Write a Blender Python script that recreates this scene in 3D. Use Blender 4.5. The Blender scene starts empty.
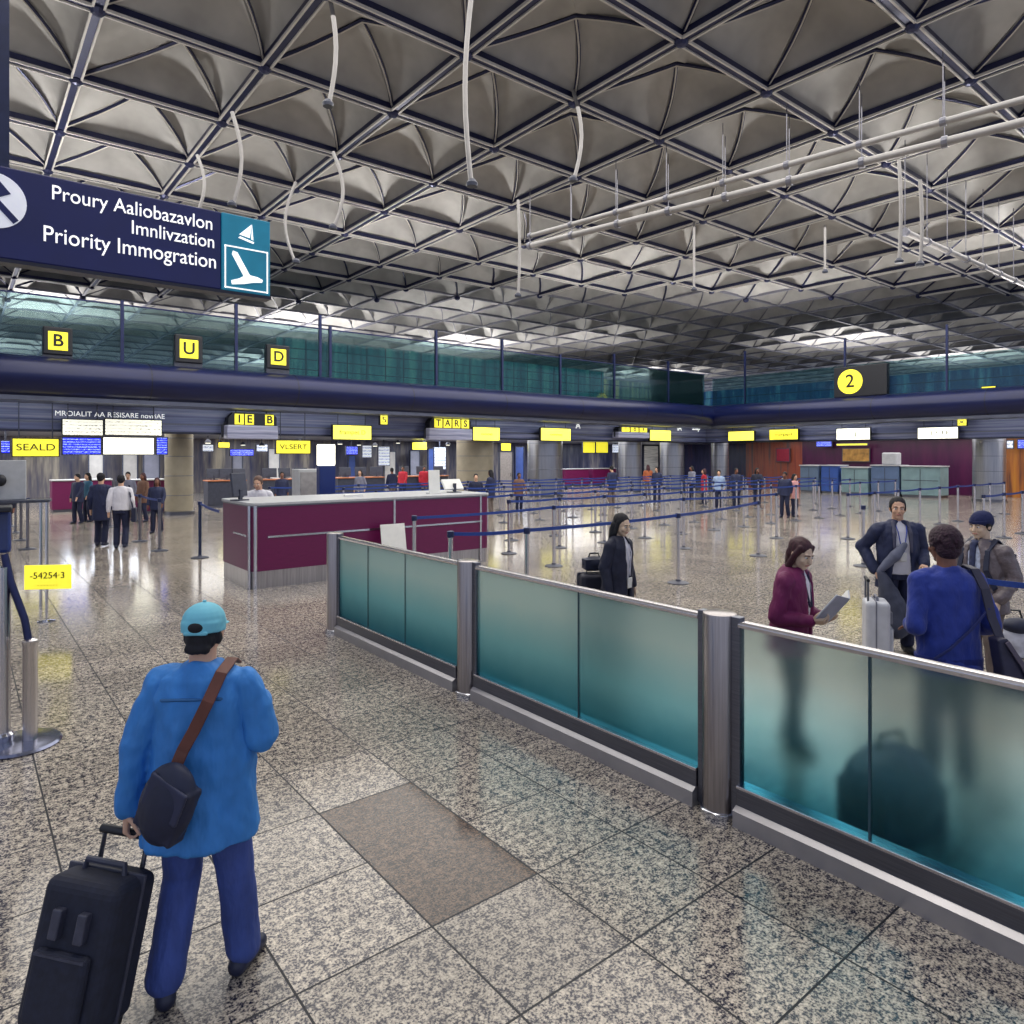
import bpy, bmesh, math, random
from mathutils import Vector, Matrix, noise
random.seed(7)
SC = bpy.context.scene
COL = SC.collection
PI = math.pi
D = math.radians
# ------------------------------------------------------------------ camera
FP, VH, CH = 690.0, 455.0, 2.3          # focal length in px, horizon row, eye height
cam = bpy.data.objects.new('camera', bpy.data.cameras.new('camera'))
COL.objects.link(cam)
cam.location = (0, 0, CH)
cam.rotation_euler = (D(90), 0, 0)
cam.data.sensor_width = 36.0
cam.data.lens = FP / 1024 * 36
cam.data.shift_y = -(512 - VH) / 1024
cam.data.clip_end = 400
SC.camera = cam
# hall grid: a runs away to the left, b runs away to the right
TH = D(38.7)
CB, SB = math.cos(TH), math.sin(TH)
def W(b, a, z=0.0):
    return Vector((CB * b - SB * a, SB * b + CB * a, z))
def G(u, v, z=0.0):                      # photo pixel -> point at height z
    y = FP * (CH - z) / (v - VH)
    return Vector(((u - 512) / FP * y, y, z))
def AT(u, y, z=0.0):
    return Vector(((u - 512) / FP * y, y, z))
def pl1(u, a):                           # b and depth where ray u meets plane a
    k = (u - 512) / FP
    b = a * (SB + k * CB) / (CB - k * SB)
    return b, SB * b + CB * a
def pl2(u, b):
    k = (u - 512) / FP
    a = b * (CB - k * SB) / (SB + k * CB)
    return a, SB * b + CB * a
def zz(v, y):
    return CH - (v - VH) * y / FP

# ------------------------------------------------------------------ materials
def lin(c):
    o = []
    for x in c[:3]:
        x /= 255.0
        o.append(x / 12.92 if x <= 0.04045 else ((x + 0.055) / 1.055) ** 2.4)
    return (o[0], o[1], o[2], 1.0)
class NT:
    def __init__(s, m):
        m.use_nodes = True
        s.t = m.node_tree
        s.n = s.t.nodes
        s.l = s.t.links
        s.bsdf = s.n.get('Principled BSDF')
        s.out = s.n.get('Material Output')
    def add(s, kind, **kw):
        n = s.n.new(kind)
        for k, v in kw.items():
            setattr(n, k, v)
        return n
    def link(s, a, b):
        s.l.new(a, b)
    def math(s, op, a, b=None, c=None):
        n = s.n.new('ShaderNodeMath')
        n.operation = op
        for i, x in enumerate((a, b, c)):
            if x is None: continue
            if isinstance(x, (int, float)): n.inputs[i].default_value = x
            else: s.l.new(x, n.inputs[i])
        return n.outputs[0]
    def mix(s, f, a, b, mode='MIX'):
        n = s.n.new('ShaderNodeMix')
        n.data_type = 'RGBA'
        n.blend_type = mode
        for i, x in ((0, f), (6, a), (7, b)):
            if isinstance(x, (int, float, tuple)): n.inputs[i].default_value = x
            else: s.l.new(x, n.inputs[i])
        return n.outputs[2]
    def ramp(s, f, stops):
        n = s.n.new('ShaderNodeValToRGB')
        e = n.color_ramp.elements
        while len(e) < len(stops): e.new(0.5)
        for q, (p, c) in zip(e, stops):
            q.position = p
            q.color = c
        s.l.new(f, n.inputs[0])
        return n.outputs[0]
    def noise(s, vec, scale, detail=3, rough=0.55):
        n = s.n.new('ShaderNodeTexNoise')
        n.inputs['Scale'].default_value = scale
        n.inputs['Detail'].default_value = detail
        n.inputs['Roughness'].default_value = rough
        if vec is not None: s.l.new(vec, n.inputs['Vector'])
        return n.outputs['Fac']
    def objco(s, scale=None):
        c = s.n.new('ShaderNodeTexCoord')
        if scale is None: return c.outputs['Object']
        mp = s.n.new('ShaderNodeMapping')
        mp.inputs['Scale'].default_value = scale
        s.l.new(c.outputs['Object'], mp.inputs['Vector'])
        return mp.outputs['Vector']
    def bump(s, h, strength, dist=0.01):
        n = s.n.new('ShaderNodeBump')
        n.inputs['Strength'].default_value = strength
        n.inputs['Distance'].default_value = dist
        s.l.new(h, n.inputs['Height'])
        s.l.new(n.outputs[0], s.bsdf.inputs['Normal'])
MATS = {}
def M(name, col=(128, 128, 128), rough=0.5, metal=0.0, var=0.15, scale=8.0, stretch=None, bump=0.0, bdist=0.01,
      emit=0.0, ecol=None, spec=0.5, coat=0.0, sheen=0.0):
    if name in MATS: return MATS[name]
    m = bpy.data.materials.new(name)
    t = NT(m)
    B = t.bsdf
    c = lin(col)
    f = t.noise(t.objco(stretch), scale)
    dk = tuple(x * (1 - var) for x in c[:3]) + (1,)
    lt = tuple(min(1, x * (1 + var)) for x in c[:3]) + (1,)
    out = t.ramp(f, [(0.3, dk), (0.7, lt)])
    t.link(out, B.inputs['Base Color'])
    B.inputs['Roughness'].default_value = rough
    B.inputs['Metallic'].default_value = metal
    B.inputs['Specular IOR Level'].default_value = spec
    B.inputs['Coat Weight'].default_value = coat
    B.inputs['Sheen Weight'].default_value = sheen
    if emit:
        if ecol: B.inputs['Emission Color'].default_value = lin(ecol)
        else: t.link(out, B.inputs['Emission Color'])
        B.inputs['Emission Strength'].default_value = emit
    if bump: t.bump(f, bump, bdist)
    MATS[name] = m
    return m

def floor_material():
    m = bpy.data.materials.new('granite_tiles')
    t = NT(m); B = t.bsdf
    co = t.objco()
    sep = t.add('ShaderNodeSeparateXYZ'); t.link(co, sep.inputs[0])
    x, y = sep.outputs[0], sep.outputs[1]
    S = 0.68
    def cell(v, o):
        q = t.math('DIVIDE', t.math('SUBTRACT', v, o), S)
        fl = t.math('FLOOR', q)
        fr = t.math('FRACT', q)
        e = t.math('MINIMUM', fr, t.math('SUBTRACT', 1.0, fr))
        return fl, e
    fx, ex = cell(x, 1.80); fy, ey = cell(y, 1.51)
    e = t.math('MINIMUM', ex, ey)
    joint = t.math('LESS_THAN', e, 0.008)
    cb = t.add('ShaderNodeCombineXYZ'); t.link(fx, cb.inputs[0]); t.link(fy, cb.inputs[1])
    wn = t.add('ShaderNodeTexWhiteNoise'); wn.noise_dimensions = '2D'; t.link(cb.outputs[0], wn.inputs['Vector'])
    tone = wn.outputs['Value']
    n1 = t.noise(co, 85, 3, 0.6)
    n2 = t.noise(co, 34, 2, 0.6)
    n3 = t.noise(co, 1.3, 3, 0.5)
    n4 = t.noise(co, 15, 1, 0.5)
    v = t.math('ADD', t.math('MULTIPLY', n1, 0.5), t.math('ADD', t.math('MULTIPLY', n2, 0.34), t.math('MULTIPLY', n4, 0.16)))
    base = t.ramp(v, [(0.415, lin((26, 28, 46))), (0.465, lin((92, 88, 92))), (0.515, lin((172, 162, 148))), (0.63, lin((224, 212, 194)))])
    tn = t.math('ADD', 0.80, t.math('MULTIPLY', tone, 0.26))
    tn = t.math('MULTIPLY', tn, t.math('ADD', 0.75, t.math('MULTIPLY', n3, 0.5)))
    # the one dark brown slab
    inx = t.math('MULTIPLY', t.math('GREATER_THAN', x, 1.80), t.math('LESS_THAN', x, 2.48))
    iny = t.math('MULTIPLY', t.math('GREATER_THAN', y, 2.87), t.math('LESS_THAN', y, 4.23))
    slab = t.math('MULTIPLY', inx, iny)
    gv = t.add('ShaderNodeCombineColor')
    for i in range(3): t.link(tn, gv.inputs[i])
    c = t.mix(1.0, base, gv.outputs[0], 'MULTIPLY')
    c = t.mix(slab, c, t.mix(1.0, c, lin((150, 130, 120)), 'MULTIPLY'))
    keep = t.math('MULTIPLY', slab, t.math('MULTIPLY', t.math('GREATER_THAN', y, 3.2), t.math('LESS_THAN', y, 3.9)))
    keep = t.math('MULTIPLY', keep, t.math('GREATER_THAN', ex, 0.02))
    joint = t.math('MULTIPLY', joint, t.math('SUBTRACT', 1.0, keep))
    c = t.mix(joint, c, lin((22, 23, 32)))
    t.link(c, B.inputs['Base Color'])
    r = t.math('ADD', 0.11, t.math('MULTIPLY', n1, 0.05))
    t.link(t.math('ADD', r, t.math('MULTIPLY', joint, 0.4)), B.inputs['Roughness'])
    B.inputs['Specular IOR Level'].default_value = 0.36
    t.bump(t.math('SUBTRACT', t.math('MULTIPLY', n2, 0.25), joint), 0.03, 0.004)
    return m

def frosted_material(dens, rough):
    m = bpy.data.materials.new('frosted_teal_glass')
    t = NT(m)
    t.n.remove(t.bsdf)
    co = t.objco()
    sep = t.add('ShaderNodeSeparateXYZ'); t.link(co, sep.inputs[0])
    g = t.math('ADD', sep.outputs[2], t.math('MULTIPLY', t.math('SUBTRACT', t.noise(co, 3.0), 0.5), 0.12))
    tint = t.ramp(g, [(0.22, lin((120, 196, 214))), (0.6, lin((206, 240, 246))), (1.0, lin((240, 250, 250)))])  # both height ramps paint in the shading of the floor seen through the glass
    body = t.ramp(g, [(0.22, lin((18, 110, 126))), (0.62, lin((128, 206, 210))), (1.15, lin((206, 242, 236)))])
    rf = t.add('ShaderNodeBsdfRefraction')
    rf.inputs['IOR'].default_value = 1.28
    rf.inputs['Roughness'].default_value = rough
    t.link(tint, rf.inputs['Color'])
    df = t.add('ShaderNodeBsdfDiffuse'); t.link(body, df.inputs['Color'])
    tl = t.add('ShaderNodeBsdfTranslucent'); t.link(body, tl.inputs['Color'])
    gl = t.add('ShaderNodeBsdfGlossy'); gl.inputs['Roughness'].default_value = 0.35
    def mx(f, a, b):
        n = t.add('ShaderNodeMixShader')
        if isinstance(f, float): n.inputs[0].default_value = f
        else: t.link(f, n.inputs[0])
        t.link(a, n.inputs[1]); t.link(b, n.inputs[2])
        return n.outputs[0]
    d = mx(0.5, df.outputs[0], tl.outputs[0])
    s = mx(dens, rf.outputs[0], d)
    fr = t.add('ShaderNodeFresnel'); fr.inputs[0].default_value = 1.35
    s = mx(t.math('MULTIPLY', fr.outputs[0], 0.5), s, gl.outputs[0])
    t.link(s, t.out.inputs[0])
    return m

def clear_material(name, col, tintmix=0.25, body=(20, 70, 80)):
    m = bpy.data.materials.new(name)
    t = NT(m)
    t.n.remove(t.bsdf)
    f = t.noise(t.objco((1, 1, 6)), 2.2)
    tr = t.add('ShaderNodeBsdfTransparent')
    t.link(t.ramp(f, [(0.2, tuple(x * 0.9 for x in lin(col)[:3]) + (1,)), (0.8, lin(col))]), tr.inputs[0])
    gl = t.add('ShaderNodeBsdfGlossy'); gl.inputs['Roughness'].default_value = 0.04
    df = t.add('ShaderNodeBsdfDiffuse'); df.inputs[0].default_value = lin(body)
    a = t.add('ShaderNodeMixShader'); a.inputs[0].default_value = tintmix
    t.link(tr.outputs[0], a.inputs[1]); t.link(df.outputs[0], a.inputs[2])
    fr = t.add('ShaderNodeFresnel'); fr.inputs[0].default_value = 1.3
    b = t.add('ShaderNodeMixShader'); t.link(fr.outputs[0], b.inputs[0])
    t.link(a.outputs[0], b.inputs[1]); t.link(gl.outputs[0], b.inputs[2])
    t.link(b.outputs[0], t.out.inputs[0])
    return m

def stripes_material(name, c1, c2, c3, axis=0, freq=3.0, emit=0.0, grid=None):
    """irregular vertical or horizontal bands, optionally a grid of seams"""
    m = bpy.data.materials.new(name)
    t = NT(m); B = t.bsdf
    sc = [0.15, 0.15, 0.15]; sc[axis] = freq
    f = t.noise(t.objco(tuple(sc)), 1.0, 4, 0.7)
    c = t.ramp(f, [(0.32, lin(c1)), (0.5, lin(c2)), (0.68, lin(c3))])
    if grid:
        sep = t.add('ShaderNodeSeparateXYZ'); t.link(t.objco(), sep.inputs[0])
        gx = t.math('LESS_THAN', t.math('FRACT', t.math('DIVIDE', sep.outputs[0], grid[0])), 0.06)
        gz = t.math('LESS_THAN', t.math('FRACT', t.math('DIVIDE', sep.outputs[2], grid[1])), 0.08)
        c = t.mix(t.math('MAXIMUM', gx, gz), c, lin(grid[2]))
    t.link(c, B.inputs['Base Color'])
    B.inputs['Roughness'].default_value = 0.35
    if emit:
        t.link(c, B.inputs['Emission Color']); B.inputs['Emission Strength'].default_value = emit
    return m

def screen_material(name, back, ink, emit, rows=12.0, dens=0.5):
    """a lit screen with rows of small marks"""
    m = bpy.data.materials.new(name)
    t = NT(m); B = t.bsdf
    co = t.objco((22, 22, rows * 6))
    f = t.noise(co, 1.0, 1)
    sep = t.add('ShaderNodeSeparateXYZ'); t.link(t.objco(), sep.inputs[0])
    row = t.math('LESS_THAN', t.math('FRACT', t.math('MULTIPLY', sep.outputs[2], rows)), 0.45)
    k = t.math('MULTIPLY', row, t.math('GREATER_THAN', f, dens))
    c = t.mix(k, lin(back), lin(ink))
    t.link(c, B.inputs['Base Color']); t.link(c, B.inputs['Emission Color'])
    B.inputs['Emission Strength'].default_value = emit
    B.inputs['Roughness'].default_value = 0.3
    return m

STEEL = M('brushed_steel', (206, 202, 204), 0.26, 1.0, 0.10, 6, (30, 30, 0.4), 0.02)
STEELP = M('post_steel', (158, 152, 152), 0.28, 1.0, 0.16, 6, (14, 14, .3), 0.02)
STEELD = M('dark_steel', (110, 112, 122), 0.34, 1.0, 0.14, 6, (0.6, 0.6, 30), 0.02)
CHROME = M('polished_chrome', (205, 206, 214), 0.14, 1.0, 0.05)
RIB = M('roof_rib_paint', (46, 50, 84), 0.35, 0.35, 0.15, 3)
RIBE = M('roof_rib_edge', (206, 202, 196), .4, 0, .08, 3)
RIBL = M('roof_rib_light', (150, 147, 146), 0.4, 0.3, 0.12, 3)
PANEL = M('roof_panel_fabric', (166, 164, 162), 0.6, 0.0, 0.18, 0.9, None, 0.05, 0.02)
NAVY = M('navy_beam_paint', (13, 23, 70), 0.30, 0.15, 0.18, 0.6, (1, 1, 4))
GREYBLUE = stripes_material('bulkhead_bands', (58, 64, 104), (104, 110, 142), (150, 150, 168), 2, 9.0)
MAROON = M('maroon_laminate', (98, 12, 70), 0.42, 0.0, 0.14, 5, (1, 1, 24), 0.0)
WHITE = M('white_board', (226, 226, 222), 0.5, 0, 0.04)
BLACK = M('black_plastic', (22, 24, 34), 0.45, 0, 0.2)
DGREY = M('dark_grey_paint', (56, 60, 76), 0.45, 0, 0.2)
LGREY = M('light_grey_laminate', (176, 178, 182), 0.4, 0, 0.08)
BELT = M('blue_belt_webbing', (28, 60, 138), 0.6, 0, 0.15, 40)
SIGNBLUE = M('sign_navy', (6, 18, 84), 0.45, 0, 0.12, 2)
SIGNTEAL = M('sign_teal', (22, 118, 148), 0.4, 0, 0.12, 3, emit=0.25)
LETTER = M('lit_white_letters', (240, 240, 238), 0.5, 0, 0.02, emit=0.8)
YEL = M('lit_yellow_sign', (238, 226, 60), 0.5, 0, 0.06, 3, emit=0.9)
YELD = M('lit_yellow_bright', (250, 240, 90), 0.5, 0, 0.06, 3, emit=1.5)
WLIT = M('lit_white_sign', (250, 248, 228), 0.5, 0, 0.04, 3, emit=2.2)
INK = M('dark_ink', (20, 22, 30), 0.6, 0, 0.1)
BLUELIT = screen_material('blue_departure_screen', (20, 30, 190), (150, 170, 250), 1.4)
WSCREEN = screen_material('white_notice_screen', (240, 238, 218), (110, 110, 120), 0.9, 9, 0.55)

# ------------------------------------------------------------------ mesh builder
class MB:
    def __init__(s):
        s.v = []; s.f = []; s.m = []
    def addv(s, pts, faces, mi=0):
        n = len(s.v)
        s.v.extend(Vector(p) for p in pts)
        for f in faces:
            s.f.append(tuple(i + n for i in f)); s.m.append(mi)
        return s
    def box(s, x0, x1, y0, y1, z0, z1, mi=0, mtx=None):
        p = [Vector(q) for q in ((x0, y0, z0), (x1, y0, z0), (x1, y1, z0), (x0, y1, z0), (x0, y0, z1), (x1, y0, z1), (x1, y1, z1), (x0, y1, z1))]
        if mtx: p = [mtx @ q for q in p]
        return s.addv(p, ((3, 2, 1, 0), (4, 5, 6, 7), (0, 1, 5, 4), (1, 2, 6, 5), (2, 3, 7, 6), (3, 0, 4, 7)), mi)
    def loft(s, rings, mi=0, caps=True, closed=True):
        n = len(rings[0]); b = len(s.v)
        for r in rings: s.v.extend(Vector(p) for p in r)
        for i in range(len(rings) - 1):
            for j in range(n if closed else n - 1):
                k = (j + 1) % n
                s.f.append((b + i * n + j, b + i * n + k, b + (i + 1) * n + k, b + (i + 1) * n + j)); s.m.append(mi)
        if caps:
            s.f.append(tuple(b + j for j in reversed(range(n)))); s.m.append(mi)
            e = b + (len(rings) - 1) * n
            s.f.append(tuple(e + j for j in range(n))); s.m.append(mi)
        return s
    def tube(s, pts, r, n=8, mi=0, flat=1.0):
        pts = [Vector(p) for p in pts]
        rings = []
        up = None
        for i, p in enumerate(pts):
            d = (pts[min(i + 1, len(pts) - 1)] - pts[max(i - 1, 0)]).normalized()
            if up is None or abs(d.dot(up)) > 0.98:
                up = Vector((0, 0, 1)) if abs(d.z) < 0.9 else Vector((1, 0, 0))
            x = d.cross(up).normalized(); y = x.cross(d).normalized(); up = y
            rr = r[i] if isinstance(r, (list, tuple)) else r
            rings.append([p + x * (rr * math.cos(2 * PI * k / n)) + y * (rr * flat * math.sin(2 * PI * k / n)) for k in range(n)])
        return s.loft(rings, mi)
    def lathe(s, prof, n=24, mi=0, c=(0, 0, 0)):
        c = Vector(c)
        rings = [[c + Vector((r * math.cos(2 * PI * k / n), r * math.sin(2 * PI * k / n), z)) for k in range(n)] for r, z in prof]
        return s.loft(rings, mi)
    def ell(s, c, r, rot=None, mi=0, nu=16, nv=10):
        c = Vector(c)
        rings = []
        for i in range(nv + 1):
            t = PI * i / nv
            t = min(max(t, 0.02), PI - 0.02)
            ring = []
            for k in range(nu):
                q = Vector((r[0] * math.sin(t) * math.cos(2 * PI * k / nu), r[1] * math.sin(t) * math.sin(2 * PI * k / nu), -r[2] * math.cos(t)))
                if rot: q = rot @ q
                ring.append(c + q)
            rings.append(ring)
        return s.loft(rings, mi)
    def prism(s, outline, y0, y1, mi=0):
        """outline in xz, extruded along y"""
        n = len(outline)
        return s.loft([[(x, y0, z) for x, z in outline], [(x, y1, z) for x, z in outline]], mi)
    def build(s, name, mat, parent=None, smooth=False, bevel=0.0, seg=2, loc=None, rot=None):
        me = bpy.data.meshes.new(name)
        me.from_pydata([tuple(p) for p in s.v], [], s.f)
        mats = mat if isinstance(mat, (list, tuple)) else [mat]
        for q in mats: me.materials.append(q)
        if len(mats) > 1: me.polygons.foreach_set('material_index', s.m)
        bm = bmesh.new(); bm.from_mesh(me)
        bmesh.ops.recalc_face_normals(bm, faces=bm.faces)
        bm.to_mesh(me); bm.free()
        if smooth:
            me.polygons.foreach_set('use_smooth', [True] * len(me.polygons))
            try: me.set_sharp_from_angle(angle=D(40))
            except Exception: pass
        o = bpy.data.objects.new(name, me)
        COL.objects.link(o)
        if parent: o.parent = parent
        if loc is not None: o.location = loc
        if rot is not None: o.rotation_euler = (0, 0, rot)
        if bevel:
            b = o.modifiers.new('bevel', 'BEVEL'); b.width = bevel; b.segments = seg; b.limit_method = 'ANGLE'
        return o
def tag(o, label=None, cat=None, group=None, kind=None):
    if label: o['label'] = label
    if cat: o['category'] = cat
    if group: o['group'] = group
    if kind: o['kind'] = kind
    return o
def empty(name, label, cat, loc, rot=0.0, group=None):
    o = bpy.data.objects.new(name, None)
    COL.objects.link(o)
    o.location = loc; o.rotation_euler = (0, 0, rot)
    return tag(o, label, cat, group)
def copy_tree(o, parent=None):
    c = o.copy(); COL.objects.link(c)
    if parent: c.parent = parent
    for ch in list(o.children): copy_tree(ch, c)
    return c
def text(body, size, loc, parent, mat, name='lettering', align='LEFT', rx=90, ry=0, rz=0, sx=1.0, ext=0.004, bold=0.0):
    c = bpy.data.curves.new(name, 'FONT')
    c.body = body; c.size = size; c.align_x = align; c.align_y = 'CENTER'; c.extrude = ext; c.offset = bold
    c.materials.append(mat)
    o = bpy.data.objects.new(name, c); COL.objects.link(o)
    o.parent = parent; o.location = loc; o.rotation_euler = (D(rx), D(ry), D(rz)); o.scale = (sx, 1, 1)
    return o
def struct(o):
    o['kind'] = 'structure'; return o
# ================================================================== the hall
Z1, Z0, ZB = 5.40, 4.0, 3.08             # beam top, beam underside, bulkhead foot
A1, B1 = 25.8, 36.7                     # the two fascia lines
fl = MB(); fl.addv([(-40, -12, 0), (70, -12, 0), (70, 62, 0), (-40, 62, 0)], [(0, 1, 2, 3)])
floor = struct(fl.build('floor', floor_material(), rot=TH))

# ---- roof: square bays of bulging triangular panels with an apex in each
ZR, SP, BO, AO = 11.3, 3.3, 5.45, 5.95
APX = 0.74
roof = MB(); ribs = MB(); thin = MB(); fars = MB()
def inview(b, a, m=1.05):
    p = W(b, a)
    return p.y > 0.5 and abs(p.x) < p.y * m + 7
def bulge(l, k=0.40):
    return k * (max(0.0, 27 * l[0] * l[1] * l[2]) ** 0.55)
def panel(P, n):
    idx = {}
    pts = []; fs = []
    c = [Vector(p) for p in P]
    for i in range(n + 1):
        for j in range(n + 1 - i):
            l = (i / n, j / n, 1 - (i + j) / n)
            q = c[0] * l[0] + c[1] * l[1] + c[2] * l[2]
            q.z += bulge(l)
            idx[i, j] = len(pts); pts.append(q)
    for i in range(n):
        for j in range(n - i):
            fs.append((idx[i, j], idx[i + 1, j], idx[i, j + 1]))
            if i + j < n - 1: fs.append((idx[i + 1, j], idx[i + 1, j + 1], idx[i, j + 1]))
    roof.addv(pts, fs)
rr = random.Random(3)
nodes = set(); eb = set(); ea = set(); apex = []
for i in range(-16, 25):
    for j in range(-3, 29):
        b0, a0 = BO + SP * i, AO + SP * j
        if not inview(b0 + SP / 2, a0 + SP / 2): continue
        dist = W(b0, a0).y
        A = (b0, a0, 0); B = (b0 + SP, a0, 0); C = (b0 + SP, a0 + SP, 0); Dn = (b0, a0 + SP, 0)
        J = (b0 + SP * (0.52 + rr.uniform(-.1, .1)), a0 + SP * (0.44 + rr.uniform(-.1, .1)), APX)
        n = 8 if dist < 28 else 4
        panel((A, B, J), n); panel((B, C, J), n); panel((C, Dn, J), n); panel((Dn, A, J), n)
        nodes.update(((i, j), (i + 1, j), (i, j + 1), (i + 1, j + 1)))
        eb.update(((i, j), (i, j + 1))); ea.update(((i, j), (i + 1, j)))
        apex.append((A, B, C, Dn, J, dist))
roofo = roof.build('ceiling', PANEL, smooth=False, loc=(0, 0, ZR), rot=TH)
roofo.data.polygons.foreach_set('use_smooth', [True] * len(roofo.data.polygons))
struct(roofo)
def nd(i, j): return Vector((BO + SP * i, AO + SP * j, 0))
def bar(mb, p, q, w, h, z, off=0.0):
    d = (q - p).normalized(); s = Vector((-d.y, d.x, 0)) * (w / 2)
    u = Vector((-d.y, d.x, 0)) * off + Vector((0, 0, z)); t = Vector((0, 0, h))
    mb.loft([[p - s + u, p + s + u, p + s + u + t, p - s + u + t], [q - s + u, q + s + u, q + s + u + t, q - s + u + t]])
for i, j in eb:
    p, q = nd(i, j), nd(i + 1, j)
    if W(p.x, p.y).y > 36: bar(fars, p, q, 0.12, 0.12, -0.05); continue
    bar(ribs, p, q, 0.18, 0.18, -0.15); bar(thin, p, q, 0.045, 0.06, -0.19, .10); bar(thin, p, q, 0.045, 0.06, -0.19, -.10)
for i, j in ea:
    p, q = nd(i, j), nd(i, j + 1)
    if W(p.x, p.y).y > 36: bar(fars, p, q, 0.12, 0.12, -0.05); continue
    bar(ribs, p, q, 0.18, 0.18, -0.15); bar(thin, p, q, 0.045, 0.06, -0.19, .10); bar(thin, p, q, 0.045, 0.06, -0.19, -.10)
for i, j in nodes:
    if W(BO + SP * i, AO + SP * j).y > 40: continue
    ribs.ell(nd(i, j) + Vector((0, 0, -0.13)), (0.17, 0.17, 0.15), nu=8, nv=5)
for A, B, C, Dn, J, dist in apex:
    for P in (C, Dn, B):
        p, q = Vector(P), Vector(J)
        pts = []
        side = Vector((-(q - p).y, (q - p).x, 0)).normalized()
        for k in range(7):
            t = k / 6
            r = p.lerp(q, t) + side * (0.10 * math.sin(PI * t)); r.z += 0.03 * math.sin(PI * t) - 0.05
            pts.append(r)
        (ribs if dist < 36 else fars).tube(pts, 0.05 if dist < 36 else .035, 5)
        if dist < 30: thin.tube([r + Vector((0, 0, -0.055)) for r in pts], 0.02, 4)
ro = ribs.build('rib', RIB, roofo)
ro['kind'] = 'structure'
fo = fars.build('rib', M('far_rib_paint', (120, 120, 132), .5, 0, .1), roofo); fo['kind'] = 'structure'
to = thin.build('rib_edge', RIBE, roofo); to['kind'] = 'structure'

# ---- hanger rods dropping from roof nodes, and the long pipes
def hanger(u, v0, v1, y, bend, lab):
    z0, z1 = zz(v0, y), zz(v1, y)
    p = AT(u, y)
    m = MB()
    pts = [(bend * math.sin(PI * t / 8) + 0.10 * bend * t / 8, 0, (z0 + (z1 - z0) * t / 8) - z1) for t in range(9)]
    m.tube(pts, 0.045, 8)
    r = m.build('hanging_rod', RIBL, smooth=True, loc=(p.x, p.y, z1))
    tag(r, lab, 'ceiling rod', 'steel rods hanging from the roof')
    c = MB(); c.lathe([(0.1, -0.03), (0.11, 0.03), (0.06, 0.1)], 12); c.build('rod_end', DGREY, r, True)
hang = [(328, -10, 105, 13.5, .15, 'long pale rod crossing the roof between two panel bays above the boat icon sign'),
        (472, -10, 185, 12.5, -.12, 'longest pale roof rod, dropping from the top edge of the picture'),
        (232, 112, 205, 16.5, .22, 'curved pale rod hanging just above the teal icon square'),
        (333, 152, 228, 18, .25, 'bent pale rod hanging right of the teal icon square'),
        (296, 182, 262, 20, -.3, 'short slanting pale rod hanging close beside the teal icon square'),
        (197, 155, 212, 19.5, .2, 'pale rod hanging behind the white lettering of the navy sign'),
        (573, 90, 180, 17, .2, 'curved grey rod hanging near the middle of the roof'),
        (694, 210, 290, 26, 0., 'straight rod hanging left of the lowest long roof pipe'),
        (899, 160, 262, 18, .05, 'left rod of the close pair hanging on the right of the roof'),
        (920, 180, 265, 18, .05, 'right rod of the close pair hanging on the right of the roof'),
        (825, 225, 272, 26, 0., 'short rod hanging below the pipes, left of the close pair of rods'),
        (518, 200, 296, 22, .05, 'straight pale rod hanging over the middle of the far concourse')]
for h in hang: hanger(*h)
def pipe(u0, v0, u1, v1, z, r, lab):
    p, q = G(u0, v0, z), G(u1, v1, z)
    m = MB(); d = q - p
    m.tube([Vector((0, 0, 0)), d * .5, d], r, 10)
    o = m.build('roof_pipe', RIBL, smooth=True, loc=p)
    tag(o, lab, 'pipe')
    for k in range(9):
        c = d * (k / 8); b = MB()
        b.tube([c, c + Vector((0, 0, ZR - z - 0.1))], 0.012, 5)
        b.tube([c - d.normalized() * 0.06, c + d.normalized() * 0.06], r * 1.35, 10)
        b.build('pipe_hanger', M('pipe_wire', (120, 120, 130), .4, .5), o)
pipe(1040, 95, 530, 236, 9.6, 0.075, 'upper of the two long pale pipes slung beneath the roof')
pipe(1040, 118, 530, 246, 9.5, 0.10, 'lower of the two long pale pipes slung beneath the roof')
pipe(1040, 292, 905, 232, 8.6, 0.09, 'short dark pipe slung under the roof at the right edge')

# ---- navy rounded beam round the mezzanine (two runs), lip, bulkheads
def beam_profile():
    pr = []
    R = 0.66
    cz = Z1 - R
    for k in range(17):
        t = PI / 2 + PI * k / 16
        pr.append((0.35 + 0.85 * math.cos(t), cz + R * math.sin(t)))
    return pr
pr = beam_profile()                      # (offset towards the hall is negative, z)
def corner_run(prof, name, mat, smooth=True, z_close=True):
    m = MB()
    def ring(end):
        out = []
        for o, z in prof:
            if end == 0: out.append((-34, A1 + o, z))
            elif end == 1: out.append((B1 + o, A1 + o, z))
            else: out.append((B1 + o, -8, z))
        return out
    m.loft([ring(0), ring(1), ring(2)], 0, True)
    return struct(m.build(name, mat, smooth=smooth, rot=TH))
corner_run(pr + [(1.2, Z1 - 1.2), (1.2, Z1)], 'trim_1', NAVY)
corner_run([(0.02, Z1 - 1.14), (0.02, Z0), (2.2, Z0), (2.2, Z1 - 1.14)], 'trim_2', M('beam_lip', (104, 108, 124), 0.35, 0.5, 0.15, 2), False)
jm = MB()                                 # narrow joint rings on the beam
for b in range(-30, 37, 5):
    jm.loft([[(b - 0.02, A1 + o * 1.004 - 0.004, z) for o, z in pr], [(b + 0.02, A1 + o * 1.004 - 0.004, z) for o, z in pr]])
for a in range(-4, 24, 5):
    jm.loft([[(B1 + o * 1.004 - 0.004, a - 0.02, z) for o, z in pr], [(B1 + o * 1.004 - 0.004, a + 0.02, z) for o, z in pr]])
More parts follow.
